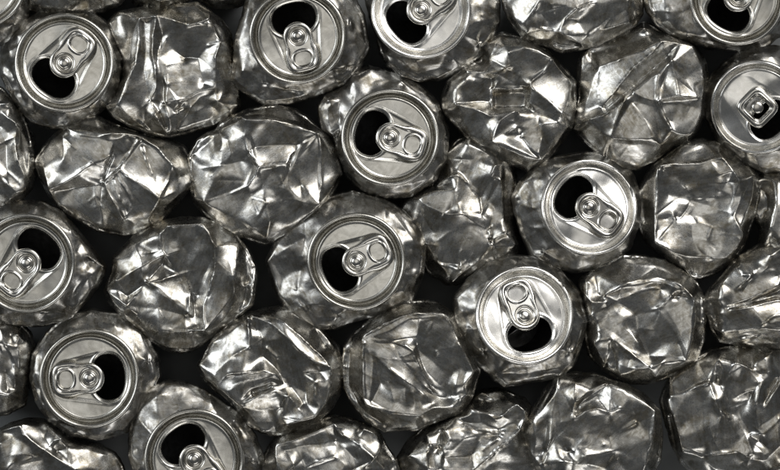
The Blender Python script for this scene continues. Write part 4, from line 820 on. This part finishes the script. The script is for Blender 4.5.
lidded(107, (356.5, 261.5), 48.8, (19, -9),
    [(267,261),(275,244),(295,224),(312,208),(330,198),(352,192),(385,201),(407,216),(420,234),(424,252),(422,273),(411,300),(384,313),(355,320),(336,328),(316,328),(291,315),(279,298)],
    'opened can near the centre with dull lid and crumpled wall on its left', dz=7, tilt=(0.0, 0.0), dent=0.3,
    facets=[('K',1,[(392,208),(406,212),(419,234),(412,236)]),('D',0.7,[(412,240),(423,252),(418,280),(410,280)]),('E',0.8,[(270,260),(290,245),(306,236),(302,260),(284,280)]),('L',0.7,[(280,282),(292,282),(298,300),(290,306)]),('E',0.7,[(304,300),(340,316),(330,327),(306,322)])],
    lines=[[(275,258,-16),(290,252,-6),(304,240,-8)], [(290,252,-6),(284,275,-12),(296,296,-8)], [(282,290,-14),(284,275,-12)], [(296,296,-8),(318,318,-12),(340,318,-12)], [(395,214,-4),(412,240,-7),(412,270,-12)], [(300,270,-10),(296,296,-8)]])
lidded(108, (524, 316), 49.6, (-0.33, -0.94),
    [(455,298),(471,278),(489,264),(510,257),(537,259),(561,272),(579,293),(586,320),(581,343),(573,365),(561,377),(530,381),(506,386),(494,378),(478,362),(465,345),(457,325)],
    'opened can with shiny lid, pull tab pointing up and mouth at the bottom', dz=8, lit=True, tilt=(-0.20, 0.14), dent=0.9, flap=True, bends=[(2.6, 18, 0.12, 3)],
    facets=[('E',0.7,[(460,296),(474,282),(474,320),(484,350),(468,345)]),('E',0.5,[(490,368),(520,370),(556,364),(540,378),(508,384)]),('K',0.5,[(574,310),(585,320),(574,350),(570,345)])],
    lines=[[(462,300,-12),(470,326,-10),(486,356,-10)], [(500,374,-14),(530,372,-10),(560,368,-14)], [(572,310,-5),(578,330,-10),(566,356,-12)]])
lidded(109, (90, 378), 49.7, (-1.0, 0.06),
    [(30,378),(33,355),(45,335),(60,321),(90,311),(120,316),(142,332),(156,358),(158,376),(149,395),(140,415),(125,432),(100,439),(70,435),(48,420),(35,400)],
    'opened can at lower left with its pull tab pointing left and mouth on the right', dz=5, tilt=(0.01, 0.0), dent=0.35,
    facets=[('E',0.7,[(34,355),(42,345),(40,390),(50,412),(36,400)]),('K',0.8,[(124,324),(140,334),(146,352),(138,348)]),('E',0.6,[(60,424),(110,428),(100,437),(70,434)]),('D',0.8,[(142,380),(156,372),(148,396),(140,404)])],
    lines=[[(38,355,-10),(36,380,-14),(44,405,-14)], [(130,330,-8),(146,352,-10),(150,376,-14)], [(60,425,-16),(90,432,-18)]])
lidded(110, (194.5, 459), 50.2, (0.6, 0.8),
    [(129,455),(131,415),(145,391),(169,382),(190,385),(211,397),(236,414),(253,436),(262,460),(256,490),(235,515),(195,520),(155,510),(138,485)],
    'opened can cut by the bottom edge with its mouth at upper left', dz=6, tilt=(0.02, 0.02), dent=0.5,
    facets=[('L',0.6,[(130,446),(138,410),(150,394),(146,420),(142,450)]),('K',0.5,[(160,386),(186,386),(205,400),(170,404)]),('D',0.8,[(240,430),(252,440),(260,470),(248,455)])],
    lines=[[(136,450,-14),(140,410,-8),(158,396,-5)], [(134,416,-14),(140,410,-8)], [(158,396,-5),(184,392,-8),(212,404,-7)], [(232,420,-7),(248,444,-9),(252,465,-10)]])
lidded(111, (737, -2), 47.5, (0.5, -0.86),
    [(645,-12),(648,8),(659,24),(673,33),(693,40.5),(715,46),(742,48.5),(765,45),(781,34),(793,10),(790,-30),(740,-60),(690,-55),(655,-35)],
    'opened can cut by the top edge near the right corner', dz=6, tilt=(0.04, -0.04), dent=0.8, bends=[(0.75, 26, 0.15, 3)],
    facets=[('F',1,[(668,-5),(690,-5),(692,20),(712,40),(672,28)]),('L',0.5,[(650,-5),(664,0),(666,24),(654,12)]),('E',0.7,[(700,38),(740,47),(712,46)])],
    lines=[[(666,-10,-6),(668,20,-8),(690,36,-12),(715,42,-16)], [(652,0,-16),(660,20,-18)], [(668,20,-8),(690,10,-4)]])
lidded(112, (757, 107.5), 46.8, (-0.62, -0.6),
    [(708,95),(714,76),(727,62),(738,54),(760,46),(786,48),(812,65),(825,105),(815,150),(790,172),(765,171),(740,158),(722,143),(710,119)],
    'opened can at the right edge with a square eye left of its tab', dz=4, tilt=(0.02, -0.05), dent=1.2, emboss=0.35, lit=True, eye=True, tabscale=(1.2, 1.2), tabtilt=0.06, bends=[(-1.57, 19, 0.32, 1.2), (0.5, 20, 0.14, 3)],
    lines=[[(726,72,-6),(740,60,-8),(764,52,-8)]])
lidded(113, (-21, -19), 48.5, (-0.8, 0.4),
    [(33,-20),(28.5,0),(26,15),(20,31),(9,40),(0,42.5),(-30,46),(-65,20),(-72,-25),(-50,-65),(-10,-70),(25,-45)],
    'opened can in the upper left corner, only the curve of its lid showing', dz=4)
